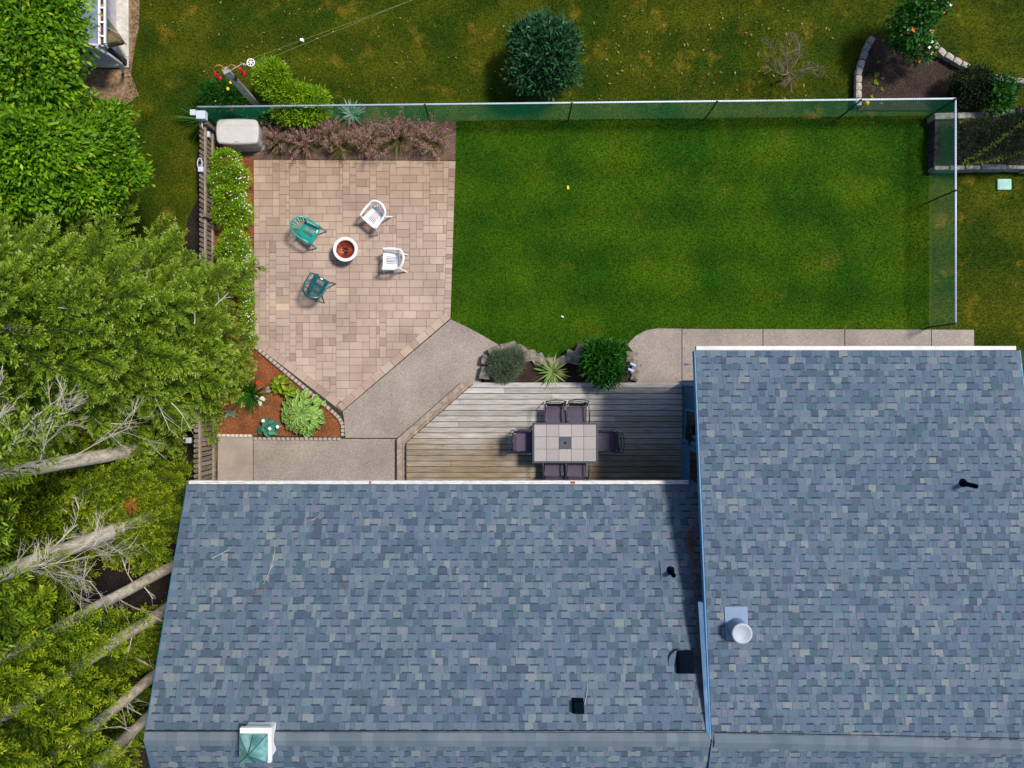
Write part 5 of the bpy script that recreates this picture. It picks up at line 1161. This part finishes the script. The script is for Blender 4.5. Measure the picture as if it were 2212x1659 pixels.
conifer('large grey green fir overhanging the left patio edge', 'A', firA, woodA, 'leaf_fir', (-9.0, 1.0, 0), 2.1, .95, 8.5)
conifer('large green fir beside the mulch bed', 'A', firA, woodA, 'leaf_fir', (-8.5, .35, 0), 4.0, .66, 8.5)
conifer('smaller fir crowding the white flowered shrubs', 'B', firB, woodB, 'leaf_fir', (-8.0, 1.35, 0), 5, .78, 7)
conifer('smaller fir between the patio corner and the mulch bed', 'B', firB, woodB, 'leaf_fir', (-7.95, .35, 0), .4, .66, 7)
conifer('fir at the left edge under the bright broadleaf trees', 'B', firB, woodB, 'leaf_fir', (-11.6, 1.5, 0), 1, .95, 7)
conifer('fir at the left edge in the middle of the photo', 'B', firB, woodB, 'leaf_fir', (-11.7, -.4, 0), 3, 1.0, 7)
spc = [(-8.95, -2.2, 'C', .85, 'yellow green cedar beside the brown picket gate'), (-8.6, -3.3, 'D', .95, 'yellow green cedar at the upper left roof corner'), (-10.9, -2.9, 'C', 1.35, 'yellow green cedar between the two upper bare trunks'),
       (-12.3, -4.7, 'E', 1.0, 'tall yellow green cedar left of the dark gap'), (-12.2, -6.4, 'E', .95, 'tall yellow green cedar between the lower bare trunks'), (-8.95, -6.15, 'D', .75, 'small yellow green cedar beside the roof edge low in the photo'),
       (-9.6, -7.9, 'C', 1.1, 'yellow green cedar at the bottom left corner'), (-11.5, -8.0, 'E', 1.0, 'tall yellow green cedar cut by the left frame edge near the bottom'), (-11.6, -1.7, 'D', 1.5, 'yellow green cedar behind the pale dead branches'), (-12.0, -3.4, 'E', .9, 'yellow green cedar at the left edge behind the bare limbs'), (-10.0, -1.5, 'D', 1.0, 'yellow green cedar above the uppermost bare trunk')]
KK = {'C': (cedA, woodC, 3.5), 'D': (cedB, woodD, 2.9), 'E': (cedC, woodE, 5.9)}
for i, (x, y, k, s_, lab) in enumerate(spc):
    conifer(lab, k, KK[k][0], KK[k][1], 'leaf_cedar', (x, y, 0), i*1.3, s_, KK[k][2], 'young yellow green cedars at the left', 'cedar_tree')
# tall trunks
hi, woodH = needle_branches(70, 16.5, 6.6, 1.5, 205, L=.14, W=.035, droop=.3, up=.1, dens=.06)
low, woodL = needle_branches(120, 16.5, 4.9, 1.25, 208, L=.085, W=.024, droop=.22, up=.15, shape=.55, dens=.028)
tr = [(-8.67, -1.52, .16, 'tall bare trunk nearest the picket gate'), (-8.6, -3.18, .17, 'thick tall bare trunk below the pale dead branches'), (-8.1, -4.34, .125, 'slim tall bare trunk next to the roof edge, upper one'),
      (-8.2, -5.33, .135, 'tall bare trunk crossing the dark gap beside the roof'), (-8.1, -6.6, .12, 'tall bare trunk partly hidden near the bottom left'), (-8.1, -7.42, .12, 'tall bare trunk nearest the bottom left corner')]
CR = {}
for i, (x, y, r_, lab) in enumerate(tr):
    t = thing('pine_tree', lab, 'tree', (x, y, 0), group='tall bare trunked pines beside the roof')
    b = MB(); rr = random.Random(i); pts_ = [(x+rr.uniform(-.02, .02), y+rr.uniform(-.02, .02), z) for z in np.linspace(0, 17, 18)]; b.tube(pts_, [1.05*r_*(1-.045*k) for k in range(18)], 14); b.build('trunk', 'bark', t, smooth=True)
    if i in CR: o = bpy.data.objects.new('crown', CR[i][0]); COL.objects.link(o); o.parent = t
    else:
        V, Fc, rn = hi if i < 2 else low; o = np_mesh('crown', V, Fc, rn, 'leaf_cedar' if i > 1 else 'leaf_fir', t, world=False)
        for k in ((0, 1) if i < 2 else (2, 3, 4, 5)): CR[k] = (o.data,)
    o.rotation_euler = (0, 0, i*.9)
    b = MB()
    if i < 2:
        for k in range(6 if i == 0 else 7):
            z = rr.uniform(4.6, 6.6); a = rr.uniform(-.9, .9) if i == 1 else rr.uniform(.1, 1.6); twig(b, (x, y, z), (math.cos(a), math.sin(a), rr.uniform(-.6, -.1)), rr.uniform(.7, 1.5), .014, 3, rr, sp=.75)
    else:
        for k in range(5):
            z = rr.uniform(1.5, 5); a = rr.uniform(-3, 3); twig(b, (x, y, z), (math.cos(a), math.sin(a), rr.uniform(-.4, .1)), rr.uniform(.4, .9), .012, 1, rr, sp=.5)
    b.build('dead_branches', 'dead_wood', t)
# a few dead sprigs caught in the firs
for i, (u, v, z, a, L_) in enumerate([(330, 845, 3.0, -60, .9), (205, 905, 3.6, -35, .8), (240, 915, 3.6, -5, .55), (370, 870, 2.8, -50, .7), (250, 600, 3.5, 40, .5), (465, 660, 2.6, 45, .35), (150, 770, 4.0, 20, .5), (300, 770, 3.2, -60, .45), (420, 700, 2.8, 80, .3)]):
    c_ = Vector(P(u, v, z)); b = MB(); rr = random.Random(i+90); twig(b, c_, (math.cos(R(a)), math.sin(R(a)), .0), L_, .014, 1, rr, sp=.6)
    tag(b.build('dead_sprig', 'dead_wood', origin=c_), 'pale dead sprig caught in the fir branches', 'twig', 'dead sprigs in the firs')
b = MB(); c_ = Vector(P(285, 1092, 3.1)); rr = random.Random(2)
for k in range(70):
    a = rr.uniform(0, 6.28); p_ = c_+Vector((rr.gauss(0, .07), rr.gauss(0, .08), rr.gauss(0, .03))); d_ = Vector((math.cos(a), math.sin(a), .2)); s_ = Vector((-math.sin(a), math.cos(a), 0))*.006; b.add([p_, p_+d_*.05+s_, p_+d_*.1, p_+d_*.05-s_], [(0, 1, 2, 3)])
tag(b.build('brown_sprig', 'needle_orange', origin=c_), 'orange brown dead needle spray on a yellow green cedar', 'twig')
